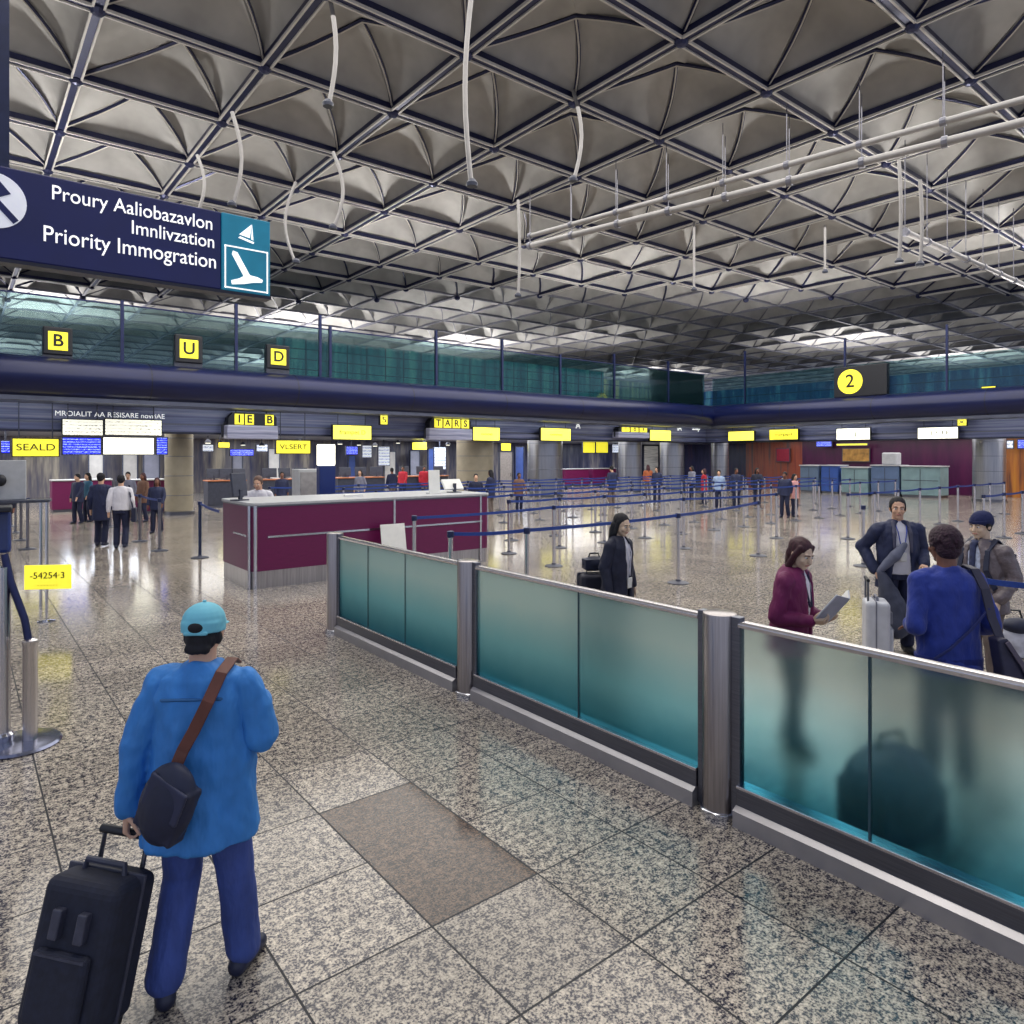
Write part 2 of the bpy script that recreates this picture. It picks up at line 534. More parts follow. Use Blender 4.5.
struct(jm.build('trim_3', M('beam_joint', (14, 18, 40), 0.5), rot=TH))
corner_run([(1.7, ZB), (2.0, ZB), (2.0, Z0), (1.7, Z0)], 'wall_bulkhead', GREYBLUE, False)
corner_run([(1.66, ZB + .32), (1.70, ZB + .32), (1.70, ZB + .38), (1.66, ZB + .38)], 'trim_4', STEELD, False)
corner_run([(1.64, ZB), (2.06, ZB), (2.06, ZB + .07), (1.64, ZB + .07)], 'trim_5', M('bulkhead_edge', (26, 28, 52), 0.4), False)
lc = MB(); lc.box(-40, 70, A1 + 1.9, 62, 3.3, 3.4); lc.box(B1 + 1.9, 70, -12, A1 + 1.9, 3.3, 3.4)
struct(lc.build('ceiling', M('low_soffit', (120, 120, 132), 0.35, 0, 0.1, 2, (1, 20, 1)), rot=TH))
mz = MB(); mz.box(-40, 70, A1 + 0.4, 62, 4.5, 4.7); mz.box(B1 + 0.4, 70, -12, A1 + 0.4, 4.5, 4.7)
struct(mz.build('floor', M('mezzanine_floor', (110, 108, 112), 0.4), rot=TH))

# ---- back walls under the mezzanine
def wallbox(name, b0, b1, a0, a1, z0, z1, mat):
    m = MB(); c = ((b0 + b1) / 2, (a0 + a1) / 2)
    m.box(b0 - c[0], b1 - c[0], a0 - c[1], a1 - c[1], z0, z1)
    return struct(m.build(name, mat, loc=W(c[0], c[1]), rot=TH))
AB, BB = 45.0, 54.0
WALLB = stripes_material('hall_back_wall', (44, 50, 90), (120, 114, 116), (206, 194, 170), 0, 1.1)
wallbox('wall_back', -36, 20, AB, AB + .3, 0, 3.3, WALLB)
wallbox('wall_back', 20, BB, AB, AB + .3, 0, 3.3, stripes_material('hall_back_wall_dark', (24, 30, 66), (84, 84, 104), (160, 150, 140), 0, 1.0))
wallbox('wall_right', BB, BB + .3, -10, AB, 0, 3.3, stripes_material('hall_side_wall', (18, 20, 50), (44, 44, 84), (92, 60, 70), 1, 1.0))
wallbox('wall_maroon', 44.6, 44.8, 13.2, 24.2, 0, 3.3, stripes_material('maroon_wall_panels', (44, 4, 44), (64, 6, 56), (78, 16, 62), 1, 0.8))
wallbox('wall_orange', 44.6, 44.8, 24.2, 28.5, 0, 3.3, stripes_material('orange_shop_wall', (84, 20, 40), (140, 70, 50), (70, 60, 66), 1, 3.0))
wallbox('wall_shop', 44.6, 44.8, 4.0, 13.15, 0, 3.3, stripes_material('amber_shop_wall', (40, 26, 40), (150, 90, 40), (176, 120, 40), 1, 2.2, 0.15))

# ---- mezzanine offices seen behind the glass
TEALF = stripes_material('teal_office_front', (10, 56, 78), (30, 104, 116), (84, 150, 140), 0, 1.4, 0.30, (1.1, 0.5, (10, 36, 66)))
BLUEF = stripes_material('blue_office_front', (8, 28, 86), (18, 70, 124), (90, 150, 170), 1, 1.2, 0.3, (1.2, 0.6, (8, 18, 60)))
wallbox('wall_office', 12.0, 34.5, 33.0, 33.3, 4.7, 8.0, TEALF)
wallbox('wall_office', 34.8, 44.9, 33.6, 33.9, 4.7, 7.6, stripes_material('lit_corner_office', (30, 70, 96), (110, 130, 116), (190, 186, 126), 0, 1.6, 0.35, (1.0, .8, (20, 46, 70))))
wallbox('wall_office', 45.0, 45.3, -8.0, 33.0, 4.7, 7.2, BLUEF)
#wallbox('wall_office', -36.0, 10.0, 60.0, 60.3, 4.7, 9.5, stripes_material('far_slat_wall', (96, 92, 88), (140, 136, 128), (160, 156, 148), 2, 14.0))

# ---- glass screen standing on the mezzanine edge: each pane and its post
PANE = clear_material('mezzanine_glass', (204, 222, 224), 0.07, (70, 120, 130))
POSTM = M('navy_mullion', (26, 36, 80), 0.4, 0.3)
us = [-60, 122, 236, 320, 330, 436, 502, 560, 614, 668]
edge = [pl1(u, A1 + .55)[0] for u in us] + [B1 - 0.05]
for k in range(len(edge) - 1):
    b0, b1 = edge[k], edge[k + 1]
    m = MB(); m.box(-(b1 - b0) / 2 + .03, (b1 - b0) / 2 - .03, -.012, .012, Z1 - .05, 7.35)
    o = struct(m.build('window_%d' % (k + 1), PANE, loc=W((b0 + b1) / 2, A1 + .55), rot=TH))
    q = MB(); q.box(-.05, .05, -.06, .06, Z1 - .05, 7.9 if k % 3 != 1 else 7.5)
    q.box((b1 - b0) / 2 * 0 - .0, (b1 - b0), -.02, .02, 7.33, 7.38)
    q.build('window_frame', POSTM, o, loc=(-(b1 - b0) / 2, 0, 0))
us2 = [745, 845, 947, 1060]
edge2 = [A1 + .4] + [pl2(u, B1 + .55)[0] for u in us2]
for k in range(len(edge2) - 1):
    a0, a1 = edge2[k + 1], edge2[k]
    m = MB(); m.box(-.012, .012, -(a1 - a0) / 2 + .03, (a1 - a0) / 2 - .03, Z1 - .05, 7.1)
    o = struct(m.build('window_%d' % (20 + k), PANE, loc=W(B1 + .55, (a0 + a1) / 2), rot=TH))
    q = MB(); q.box(-.06, .06, -.045, .045, Z1 - .05, 8.6 if k < 3 else 7.3)
    q.build('window_frame', POSTM, o, loc=(0, -(a1 - a0) / 2, 0))

# ---- round steel columns
COLM = M('column_cladding', (150, 152, 160), 0.28, 0.85, 0.15, 3, (14, 14, .3), 0.02)
COLB = M('column_plaster', (150, 142, 124), 0.55, 0, 0.12, 2)
def column(b, a, r, mat):
    m = MB(); m.lathe([(r, 0), (r, 3.3)], 40)
    m2 = MB()
    for z in (0.75, 1.5, 2.25, 2.95): m2.lathe([(r + .004, z - .012), (r + .01, z), (r + .004, z + .012)], 40)
    m2.lathe([(r + .05, 0), (r + .05, .12), (r, .14)], 40)
    o = m.build('column', mat, smooth=True, loc=W(b, a))
    struct(o); m2.build('column_ring', STEELD, o, True)
for u, pxw, mt in ((179, 26, COLB), (475, 37, COLB), (545, 35, COLM), (630, 23, COLM), (672, 24, COLM)):
    b, y = pl1(u, 29.0); column(b, 29.0, pxw * y / FP / 2, mt)
for u, pxw in ((720, 17), (989, 28)):
    a, y = pl2(u, 39.9); column(39.9, a, pxw * y / FP / 2, COLM)

# ================================================================== hanging and standing signs
F2 = TH - PI / 2
def sign_at1(u0, u1, v0, v1, a):
    b0, y0 = pl1(u0, a); b1, y1 = pl1(u1, a)
    b, y = pl1((u0 + u1) / 2, a)
    return b, abs(b1 - b0), zz(v1, y), zz(v0, y)
def sign_at2(u0, u1, v0, v1, b):
    a0, y0 = pl2(u0, b); a1, y1 = pl2(u1, b)
    a, y = pl2((u0 + u1) / 2, b)
    return a, abs(a1 - a0), zz(v1, y), zz(v0, y)
def lightbox(u0, u1, v0, v1, lab, face, txt=None, plane=1, pos=None, frame=INK, top=Z0, grp='lit signs hung under the mezzanine', ink=INK, tsz=.5, depth=.14, cat='sign'):
    if plane == 1:
        pos = A1 + 1.2 if pos is None else pos
        b, w, z0, z1 = sign_at1(u0, u1, v0, v1, pos); loc = W(b, pos, z0); rot = TH
    else:
        pos = B1 + 1.2 if pos is None else pos
        a, w, z0, z1 = sign_at2(u0, u1, v0, v1, pos); loc = W(pos, a, z0); rot = F2
    h = z1 - z0
    o = empty('hanging_sign', lab, cat, loc, rot, grp)
    m = MB(); m.box(-w / 2, w / 2, 0, depth, 0, h); m.build('sign_case', frame, o)
    m = MB(); m.box(-w / 2 + .03, w / 2 - .03, -.012, 0, .03, h - .03); m.build('sign_face', face, o)
    if top > z1 + .02:
        for s in (-1, 1):
            m = MB(); m.tube([(s * w * .35, depth / 2, h), (s * w * .35, depth / 2, top - z0)], 0.018, 6); m.build('hanger', DGREY, o)
    if txt:
        text(txt, h * tsz, (0, -.026, h * .5), o, ink, align='CENTER', sx=min(1.6, w / (len(txt) * h * tsz * .62) * .9))
    return o, w, h
lightbox(12, 60, 438, 457, 'yellow lit sign with dark marks at the left edge under the beam', YEL, 'SEALD', top=Z0)
lightbox(105, 163, 419, 436, 'right half of the long white lit sign on the left bulkhead', WSCREEN)
lightbox(62, 104, 419, 436, 'left half of the long white lit sign with small pictogram', WSCREEN)
lightbox(62, 102, 437, 455, 'blue departure screen under the long white sign', BLUELIT, pos=A1 + 1.2, top=0)
lightbox(103, 155, 437, 455, 'brightest white blank lit panel under the long white sign', WLIT, top=0)
lightbox(156, 168, 437, 455, 'narrow blue screen at the right of the brightest white panel', BLUELIT, top=0)
lightbox(276, 311, 440, 454, 'yellow lit sign hanging over the left end of the maroon desk', YEL, 'VLSERT')
lightbox(333, 372, 425, 440, 'pale yellow lit sign hanging over the middle of the maroon desk', YELD, 'frampet D', tsz=.4)
lightbox(473, 500, 427, 441, 'yellow lit sign beside the dark lettered gantry over the desk end', YELD, 'oooe', tsz=.3)
lightbox(541, 571, 428, 441, 'yellow lit sign in front of the widest steel column', YELD, 'ommo', tsz=.3)
lightbox(650, 671, 430, 441, 'yellow lit sign at the right of the small dark gantry', YELD)
lightbox(728, 754, 431, 441, 'blank yellow lit sign near the inner corner of the mezzanine', YELD, plane=2)
lightbox(769, 798, 429, 440, 'yellow lit sign with dark marks right of the inner corner', YEL, 'vorpsrl', plane=2, tsz=.4)
lightbox(836, 870, 428, 440, 'white lit sign over the maroon wall, left one of two', WLIT, plane=2, txt='~J', tsz=.5)
lightbox(917, 958, 427, 439, 'white lit sign over the maroon wall, right one beside the round column', WLIT, plane=2, txt='  EFTE', tsz=.5)
# back row of little yellow signs under the low soffit
for u0, u1, v0, v1, a, lab in ((583, 595, 442, 453, 38, 'small yellow sign in the dim shop, left one of a pair'), (596, 608, 442, 453, 38, 'small yellow sign in the dim shop, right one of a pair'),
                               (501, 511, 443, 451, 33, 'small yellow sign above the grey door behind the columns'), (412, 427, 442, 450, 40, 'small yellow sign far behind the maroon desk'),
                               (218, 230, 442, 448, 36, 'small yellow sign far away, left of the maroon desk'), (230, 254, 449, 456, 37, None)):
    b, y = pl1((u0 + u1) / 2, a)
    if lab: lightbox(u0, u1, v0, v1, lab, YEL, pos=a, top=3.3, grp='small signs under the low soffit', depth=.1)
    else: lightbox(u0, u1, v0, v1, 'small blue screen far away, left of the maroon desk', BLUELIT, pos=a, top=3.3, grp='small signs under the low soffit', depth=.1)
# row of raised letters on the bulkhead above the long white sign
b, y = pl1(112, A1 + 1.62)
lt = empty('bulkhead_lettering', 'row of small white letters on the bulkhead above the long white sign', 'lettering', W(b, A1 + 1.6, zz(418, y)), TH)
text('MROIALIT AA RESISARE novriAE', .24, (0, 0, .1), lt, LETTER, align='CENTER', sx=1.0)
# gantry boxes with yellow characters
def gantry(u0, u1, v0, v1, lab, txt, plane=1):
    pos = A1 + 1.1
    b, w, z0, z1 = sign_at1(u0, u1, v0, v1, pos)
    h = z1 - z0
    o = empty('gantry_sign', lab, 'sign', W(b, pos, z0), TH, 'dark gantry signs on the bulkhead')
    m = MB(); m.box(-w / 2, w / 2, 0, .5, 0, h * .52); m.build('screen_box', stripes_material('gantry_screen', (60, 66, 96), (150, 150, 170), (200, 198, 205), 2, 7.0, .2), o, bevel=.03)
    m = MB(); m.prism([(-w / 2 + .05, h * .5), (w / 2 - .05, h * .5), (w / 2 - .05, h * .85), (w / 2 - .2, h), (-w / 2 + .25, h), (-w / 2 + .05, h * .8)], .05, .45); m.build('sign_case', INK, o)
    n = len(txt); cw = (w - .4) / n
    for k, ch in enumerate(txt):
        if ch == ' ': continue
        x = -w / 2 + .25 + cw * (k + .5)
        m = MB(); m.box(x - cw * .42, x + cw * .42, .02, .05, h * .55, h * .95); q = m.build('character_tile', YEL, o)
        text(ch, h * .42, (x, .015, h * .75), q, INK, align='CENTER', bold=.01)
    for s in (-1, 1):
        m = MB(); m.tube([(s * w * .3, .25, h), (s * w * .3, .25, Z0 - z0)], .03, 6); m.build('hanger', DGREY, o)
    m = MB(); m.tube([(-w / 2 - .12, .2, .05), (-w / 2 - .12, .2, h * .5), (-w / 2, .2, h * .62)], .05, 6); m.build('side_bracket', BLACK, o)
gantry(228, 279, 413, 439, 'dark gantry sign with yellow characters over the left end of the maroon desk', 'IE B')
gantry(430, 473, 418, 440, 'dark gantry sign with yellow characters over the right end of the maroon desk', 'TARS')
gantry(619, 650, 427, 438, 'small dark gantry sign with yellow characters between two steel columns', 'IOR')
lightbox(380, 388, 415, 425, 'tiny yellow square sign hanging from the beam above the maroon desk', YEL, '5', pos=A1 + .9, tsz=.8)
lightbox(957, 967, 417, 426, 'tiny yellow sign hanging from the right beam beside the round column', YEL, 'x', plane=2, pos=B1 + .9, tsz=.8)
for u, t, lab in ((578, 'A', 'small white letter sign on the bulkhead right of the widest column'), ):
    b, y = pl1(u, A1 + 1.6)
    o = empty('letter_plate', lab, 'sign', W(b, A1 + 1.6, zz(430, y)), TH)
    text(t, .5, (0, 0, .25), o, LETTER, align='CENTER', bold=.01)
for u, t, lab in ((678, 'IA', 'small white letters on the bulkhead above the second narrow column'), (710, 'Zup', 'slanting white letters on the bulkhead near the inner corner')):
    b, y = pl1(u, A1 + 1.6)
    o = empty('letter_plate', lab, 'sign', W(min(b, B1 + .4), A1 + 1.5, zz(432, y)), TH)
    text(t, .5, (0, 0, .25), o, LETTER, align='CENTER', bold=.01)
# boxes standing on the beam
def beam_box(u0, u1, v0, v1, ch, lab, plane=1, off=0.35):
    if plane == 1:
        b, w, z0, z1 = sign_at1(u0, u1, v0, v1, A1 + off); loc = W(b, A1 + off, Z1 - .03); rot = TH
    else:
        a, w, z0, z1 = sign_at2(u0, u1, v0, v1, B1 + off); loc = W(B1 + off, a, Z1 - .03); rot = F2
    h = z1 - z0; lift = max(0.0, z0 - Z1 + .03)
    o = empty('beam_sign', lab, 'sign', loc, rot, 'lit signs standing on the beam')
    m = MB(); m.box(-w / 2, w / 2, 0, .35, lift, lift + h); m.build('sign_case', BLACK, o, bevel=.04)
    m = MB(); m.box(-w * .5, w * .5, .05, .30, 0, lift + .05); m.build('plinth', DGREY, o)
    m = MB()
    if plane == 1: 
        m.box(-w * .33, w * .33, -.02, .0, lift + h * .17, lift + h * .83); f = m.build('sign_face', YEL, o, bevel=.08, seg=3)
    else:
        r = h * .40
        m.loft([[(r * math.cos(t * PI / 16) - w * .18, yy, lift + h * .5 + r * math.sin(t * PI / 16)) for t in range(32)] for yy in (-.02, 0)]); f = m.build('sign_face', YEL, o)
    text(ch, h * .6, (0 if plane == 1 else -w * .18, -.03, lift + h * .5), f, INK, name='character', align='CENTER', bold=.01)
    return o
beam_box(43, 73, 327, 355, 'B', 'square yellow lit sign standing on the beam, farthest left of three')
beam_box(175, 203, 335, 363, 'U', 'square yellow lit sign with a U standing on the beam')
beam_box(267, 290, 345, 369, 'D', 'square yellow lit sign on the beam nearest below the teal icon square')
beam_box(833, 886, 369, 400, '2', 'round yellow sign with a dark 2 on a navy board on the right beam', 2, .1)
o, w, h = lightbox(981, 996, 386, 391, 'flat yellow sign on the mezzanine glass at the right edge', YEL, plane=2, pos=B1 + .45, top=0)

# ---- big navy wayfinding sign, upper left
def big_sign():
    y0, y1 = 6.55, 8.15
    p1 = AT(270, y1)
    p0 = p1 - Vector((CB, SB, 0)) * 3.35
    ztop, zbot = 5.05, 4.17
    o = empty('wayfinding_sign', 'large navy hanging sign with white lettering and teal icon squares', 'sign', (p1.x, p1.y, zbot), TH)
    L = 3.35; Hh = ztop - zbot
    m = MB(); m.box(-L, -.55, 0, .16, 0, Hh); m.build('sign_panel', SIGNBLUE, o, bevel=.015)
    m = MB(); m.box(-L, .01, -.01, .17, -.035, 0.0); m.build('bottom_trim', M('sign_edge', (30, 32, 48), .4, .3), o)
    m = MB(); m.box(-.55, 0, -.012, .165, 0, Hh); tq = m.build('icon_panel', SIGNTEAL, o, bevel=.012)
    m = MB()
    for x0, x1, z0, z1 in ((-.52, -.03, .03, .045), (-.52, -.03, .50, .515), (-.52, -.505, .03, .515), (-.045, -.03, .03, .515)):
        m.box(x0, x1, -.02, -.012, z0, z1)
    m.build('icon_border', LETTER, tq)
    # aeroplane
    def flat(outline, nm, par, mat=LETTER, y=-.022):
        m = MB(); m.prism(outline, y, y + .008); return m.build(nm, mat, par)
    flat([(-.45, .12), (-.36, .155), (-.31, .19), (-.44, .42), (-.43, .46), (-.38, .45), (-.24, .21), (-.15, .20), (-.09, .175), (-.10, .145), (-.20, .13), (-.30, .10), (-.44, .075)], 'aeroplane_icon', tq)
    flat([(-.37, .62), (-.20, .58), (-.19, .60), (-.35, .64)], 'boat_icon', tq)
    flat([(-.36, .66), (-.22, .80), (-.24, .64)], 'sail_icon', tq)
    flat([(-.215, .80), (-.20, .62), (-.225, .63)], 'mast_icon', tq)
    # lettering
    text('Proury Aaliobazavlon', .205, (-.64, -.006, .715), o, LETTER, align='RIGHT', sx=.86)
    text('Imnlivzation', .205, (-.62, -.006, .515), o, LETTER, align='RIGHT', sx=.85)
    text('Priority Immogration', .225, (-.60, -.006, .295), o, LETTER, align='RIGHT', sx=.85)
    # round emblem at the left
    m = MB(); m.loft([[(-2.62 + .265 * math.cos(t * PI / 20), yy, .54 + .265 * math.sin(t * PI / 20)) for t in range(40)] for yy in (-.012, 0)])
    d = m.build('round_emblem', M('emblem_white', (214, 216, 226), .5, 0, .05, emit=.4), o)
    flat([(-2.76, .66), (-2.58, .74), (-2.48, .62), (-2.66, .52)], 'emblem_mark', d, SIGNBLUE)
    flat([(-2.60, .58), (-2.42, .38), (-2.46, .34), (-2.65, .55)], 'emblem_mark', d, SIGNBLUE)
    m = MB(); m.box(-2.62, -2.49, .02, .14, Hh, ZR - zbot - .2); m.build('hanging_post', M('navy_post', (30, 38, 70), .4, .3), o)
    m = MB(); m.box(-3.3, -3.2, .02, .14, Hh, ZR - zbot - .2); m.build('hanging_post', M('navy_post', (30, 38, 70)), o)
big_sign()
# ================================================================== frosted glass barrier
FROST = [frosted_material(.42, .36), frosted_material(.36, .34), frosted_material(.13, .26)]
BX = 3.82
POSTS = [8.45, 5.44, 2.63, -0.35]
def barrier_post(a, lab):
    o = empty('barrier_post', lab, 'barrier post', W(BX, a), TH, 'steel posts of the glass barrier')
    m = MB(); m.lathe([(.108, .03), (.108, 1.272), (.104, 1.285), (.09, 1.29)], 36); m.build('post_shaft', STEELP, o, True)
    m = MB(); m.lathe([(.125, 0), (.125, .035), (.118, .042), (.112, .045)], 36); m.build('post_foot', CHROME, o, True)
    m = MB(); m.box(-.03, .03, -.165, -.10, .02, 1.285); m.box(-.03, .03, .10, .15, .02, 1.285); m.build('side_channel', STEELD, o, bevel=.006)
    return o
barrier_post(POSTS[0], 'round steel barrier post nearest the maroon desk')
barrier_post(POSTS[1], 'middle round steel barrier post, between two frosted glass runs')
barrier_post(POSTS[2], 'largest, nearest round steel barrier post before the misty shadows')
def barrier_run(a0, a1, seams, lab, fi):
    # a0 > a1 ; origin at the middle
    c = (a0 + a1) / 2; L = a0 - a1
    o = empty('glass_barrier', lab, 'glass barrier', W(BX, c), TH, 'frosted glass barrier runs')
    h = L / 2 - .15
    cuts = [h] + [s - c for s in seams] + [-h]
    for k in range(len(cuts) - 1):
        y1, y0 = cuts[k] - (.006 if k else 0), cuts[k + 1] + (.006 if k < len(cuts) - 2 else 0)
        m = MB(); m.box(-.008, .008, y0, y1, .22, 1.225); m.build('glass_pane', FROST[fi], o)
        if k:
            m = MB(); m.box(-.011, .011, cuts[k] - .006, cuts[k] + .006, .22, 1.225); m.build('pane_joint', M('joint_seal', (40, 70, 84), .5), o)
    m = MB(); m.loft([[(x, y, z) for x, z in ((-.03, 1.222), (.03, 1.222), (.032, 1.245), (.02, 1.262), (-.02, 1.262), (-.032, 1.245))] for y in (-h, h)]); m.build('top_rail', STEEL, o, bevel=.003)
    m = MB(); m.box(-.045, .045, -h, h, .115, .24); m.build('kick_plate', STEELD, o, bevel=.005)
    m = MB(); m.box(-.05, .05, -h, h, .225, .245); m.build('kick_cap', STEEL, o, bevel=.004)
    m = MB(); m.loft([[(x, y, z) for x, z in ((-.085, 0), (.085, 0), (.085, .10), (.05, .122), (-.05, .122), (-.085, .10))] for y in (-h, h)]); m.build('foot_ledge', M('ledge_steel', (168, 166, 170), .35, .7, .08, 5), o)
barrier_run(POSTS[0], POSTS[1], [7.51, 6.63], 'far frosted glass run with two seams, nearest the maroon desk', 0)
barrier_run(POSTS[1], POSTS[2], [3.92], 'middle frosted teal glass run with one seam', 1)
barrier_run(POSTS[2], POSTS[3], [1.69], 'nearest frosted glass run with blurred people showing through', 2)

# ================================================================== maroon desk
def desk():
    b0, b1, a0, a1, H = 3.88, 8.95, 11.95, 13.65, 1.48
    o = empty('service_desk', 'long maroon service desk with pale top and steel plinth', 'desk', W(b0, a0), TH)
    L, Wd = b1 - b0, a1 - a0
    def outline(e, r):
        pts = []
        for cx, cy, t0 in ((r, r, PI), (L - r, r, 1.5 * PI), (L - r, Wd - r, 0), (r, Wd - r, .5 * PI)):
            for k in range(7):
                t = t0 + k * PI / 12
                pts.append((cx + (r + e) * math.cos(t), cy + (r + e) * math.sin(t)))
        return pts
    def slab(z0, z1, e, nm, mat, r=.12, par=o, bev=0):
        m = MB(); m.loft([[(x, y, z0) for x, y in outline(e, r)], [(x, y, z1) for x, y in outline(e, r)]])
        return m.build(nm, mat, par, True, bevel=bev)
    slab(.30, 1.43, 0, 'desk_body', MAROON)
    slab(0, .30, -.015, 'plinth', M('plinth_steel', (176, 172, 172), .32, .9, .2, 5, (7, 7, .3)))
    slab(1.43, 1.48, .025, 'worktop', LGREY, bev=.008)
    slab(1.405, 1.43, .008, 'edge_strip', STEELD)
    m = MB(); m.box(.28, L - .2, -.012, .005, .865, .90); m.build('front_strip', CHROME, o)
    m = MB(); m.box(-.012, .005, .22, .95, .885, .915); m.build('end_strip', CHROME, o)
    for x in (2.75, 4.83):
        m = MB(); m.box(x - .022, x + .022, -.014, .01, .04, 1.43); m.build('upright_strip', STEEL, o)
    m = MB()
    for t in (PI * 1.12, PI * 1.38):
        c, s = math.cos(t), math.sin(t)
        m.tube([(.12 + .135 * c, .12 + .135 * s, .0), (.12 + .135 * c, .12 + .135 * s, 1.43)], .03, 8)
    m.build('corner_strip', CHROME, o, True)
desk()
def on_desk(u, z=1.48, a=12.6):
    b, y = pl1(u, a); return W(b, a, z)
def placard(loc, w, h, lean, rot, lab, mat=WHITE, cat='notice board', grp=None):
    o = empty('notice_board', lab, cat, loc, rot, grp)
    t = math.tan(D(lean))
    m = MB(); m.loft([[(-w / 2, 0, 0), (w / 2, 0, 0), (w / 2, .02, 0), (-w / 2, .02, 0)], [(-w / 2, h * t, h), (w / 2, h * t, h), (w / 2, h * t + .02, h), (-w / 2, h * t + .02, h)]]); m.build('board', mat, o, bevel=.004)
    m = MB(); m.box(-w * .3, w * .3, h * t * .5 + .02, h * t + .16, 0, .02); m.build('foot', LGREY, o)
    return o
placard(on_desk(435, 1.48, 12.4), .30, .50, 3, TH + .15, 'upright white document holder on the right end of the maroon desk')
def monitor(loc, rot, w, h, lab, tilt=14, back=WHITE, zl=.08):
    o = empty('desk_monitor', lab, 'monitor', loc, rot)
    mt = Matrix.Translation((0, 0, zl)) @ Matrix.Rotation(D(-tilt), 4, 'X')
    m = MB(); m.box(-w / 2, w / 2, 0, .05, 0, h, mtx=mt); m.build('housing', back, o, bevel=.01)
    m = MB(); m.box(-w / 2 + .02, w / 2 - .02, .05, .053, .02, h - .02, mtx=mt); m.build('screen', BLACK, o)
    m = MB(); m.box(-.12, .12, -.08, .14, 0, .02); m.box(-.03, .03, -.01, .04, .02, zl + .12); m.build('stand', DGREY, o)
    return o
monitor(on_desk(455, 1.48, 12.55), TH + .1, .52, .26, 'white slanted monitor back at the right end of the maroon desk', 35)
monitor(on_desk(241, 1.48, 12.75), TH + .5, .34, .42, 'dark monitor at the left end of the maroon desk beside the clerk', 8, DGREY)
pp = MB(); pp.addv([(-.16, -.12, 0), (.2, -.14, 0), (.22, .12, .0), (-.14, .13, 0), (-.16, -.12, .03), (.2, -.14, .05), (.22, .12, .04), (-.14, .13, .03)], ((3, 2, 1, 0), (4, 5, 6, 7), (0, 1, 5, 4), (1, 2, 6, 5), (2, 3, 7, 6), (3, 0, 4, 7)))
tag(pp.build('paper_stack', WHITE, loc=on_desk(352, 1.48, 12.7), rot=.4), 'low stack of white papers on the middle of the maroon desk', 'papers')
p = W(pl1(397, 11.55)[0], 11.55)
placard(p, .52, .98, 10, TH, 'white placard leaning on the front of the maroon desk')
# tall navy display post with a lit top, and a pale cabinet beside it, behind the desk
b, y = pl1(326, 15.5)
o = empty('totem', 'tall navy totem with a lit white top behind the maroon desk', 'totem', W(b, 15.5), TH)
m = MB(); m.box(-.2, .2, -.1, .1, .06, 2.05); m.build('totem_body', M('totem_navy', (14, 40, 104), .4, 0, .1, 2), o, bevel=.02)
m = MB(); m.box(-.19, .19, -.12, .12, 2.05, 2.55); m.build('lit_head', WLIT, o, bevel=.03)
m = MB(); m.box(-.28, .28, -.2, .2, 0, .06); m.build('totem_base', DGREY, o, bevel=.01)
b, y = pl1(312, 16.6)
o = empty('cabinet', 'pale grey tall cabinet beside the navy totem', 'cabinet', W(b, 16.6), TH)
m = MB(); m.box(-.42, .3, -.2, .25, 0, 1.95); m.build('cabinet_body', LGREY, o, bevel=.015)
m = MB(); m.box(-.38, .26, -.215, -.2, .1, 1.88); q = m.build('door', M('cabinet_door', (150, 148, 150), .4), o, bevel=.004)
m = MB(); m.tube([(.2, -.24, .9), (.2, -.24, 1.15)], .012, 6); m.build('handle', CHROME, q)

# ================================================================== queue stanchions
HS = 1.26
def stanchion(p, lab, grp, nxt=None, chrome=STEEL):
    o = empty('queue_stanchion', lab, 'queue stanchion', (p.x, p.y, 0), 0, grp)
    m = MB(); m.lathe([(.19, 0), (.19, .012), (.15, .028), (.05, .04), (.035, .07)], 20); m.build('base', DGREY, o, True)
    m = MB(); m.lathe([(.034, .05), (.034, HS - .09)], 12); m.build('pole', chrome, o, True)
    m = MB(); m.lathe([(.045, HS - .09), (.048, HS - .08), (.048, HS - .005), (.04, HS)], 14); m.build('belt_head', M('belt_head', (44, 54, 92), .35, .4), o, True)
    if nxt is not None: add_belt(o, nxt - p)
    return o
def add_belt(o, d):
    n = Vector((-d.y, d.x, 0)).normalized() * .004
    m = MB(); e = d.normalized() * .045
    rings = []
    for k in range(7):
        t = k / 6; c = e + (d - 2 * e) * t; sag = -.02 * math.sin(PI * t)
        rings.append([c - n + Vector((0, 0, HS - .068 + sag)), c + n + Vector((0, 0, HS - .068 + sag)), c + n + Vector((0, 0, HS - .018 + sag)), c - n + Vector((0, 0, HS - .018 + sag))])
    m.loft(rings); m.build('belt', BELT, o)
# front row and second row, set out one by one
row1 = [W(b, a) for b, a in ((2.2, 7.75), (6.36, 7.6), (10.07, 7.8), (14.2, 8.76))]
labs1 = ['queue stanchion standing behind the frosted glass, off the front row end', 'queue stanchion just behind the middle of the glass barrier', 'nearest full queue stanchion right of the woman in the black suit', 'queue stanchion ending the front belt, next behind the nearest full one']
for k in range(1, 4):
    stanchion(row1[k], labs1[k], 'front row of queue stanchions', row1[k + 1] if k < 3 else None)
d0 = row1[1]; q0 = W(5.25, 7.9)
stanchion(q0, 'queue stanchion close beside the right end of the maroon desk front', 'front row of queue stanchions', d0)
row2 = [W(b, a) for b, a in ((6.1, 10.3), (9.6, 10.6), (13.9, 10.6), (17.6, 10.3))]
labs2 = ['queue stanchion right before the maroon desk, starting the second belt', 'second stanchion of the second belt, behind the woman in black', 'third stanchion of the second belt', 'last stanchion of the second belt row']
for k in range(4):
    stanchion(row2[k], labs2[k], 'second row of queue stanchions', row2[k + 1] if k < 3 else None)
stanchion(W(14.6, 6.6), 'lone queue stanchion between the nearest row and the man facing forward', 'front row of queue stanchions')
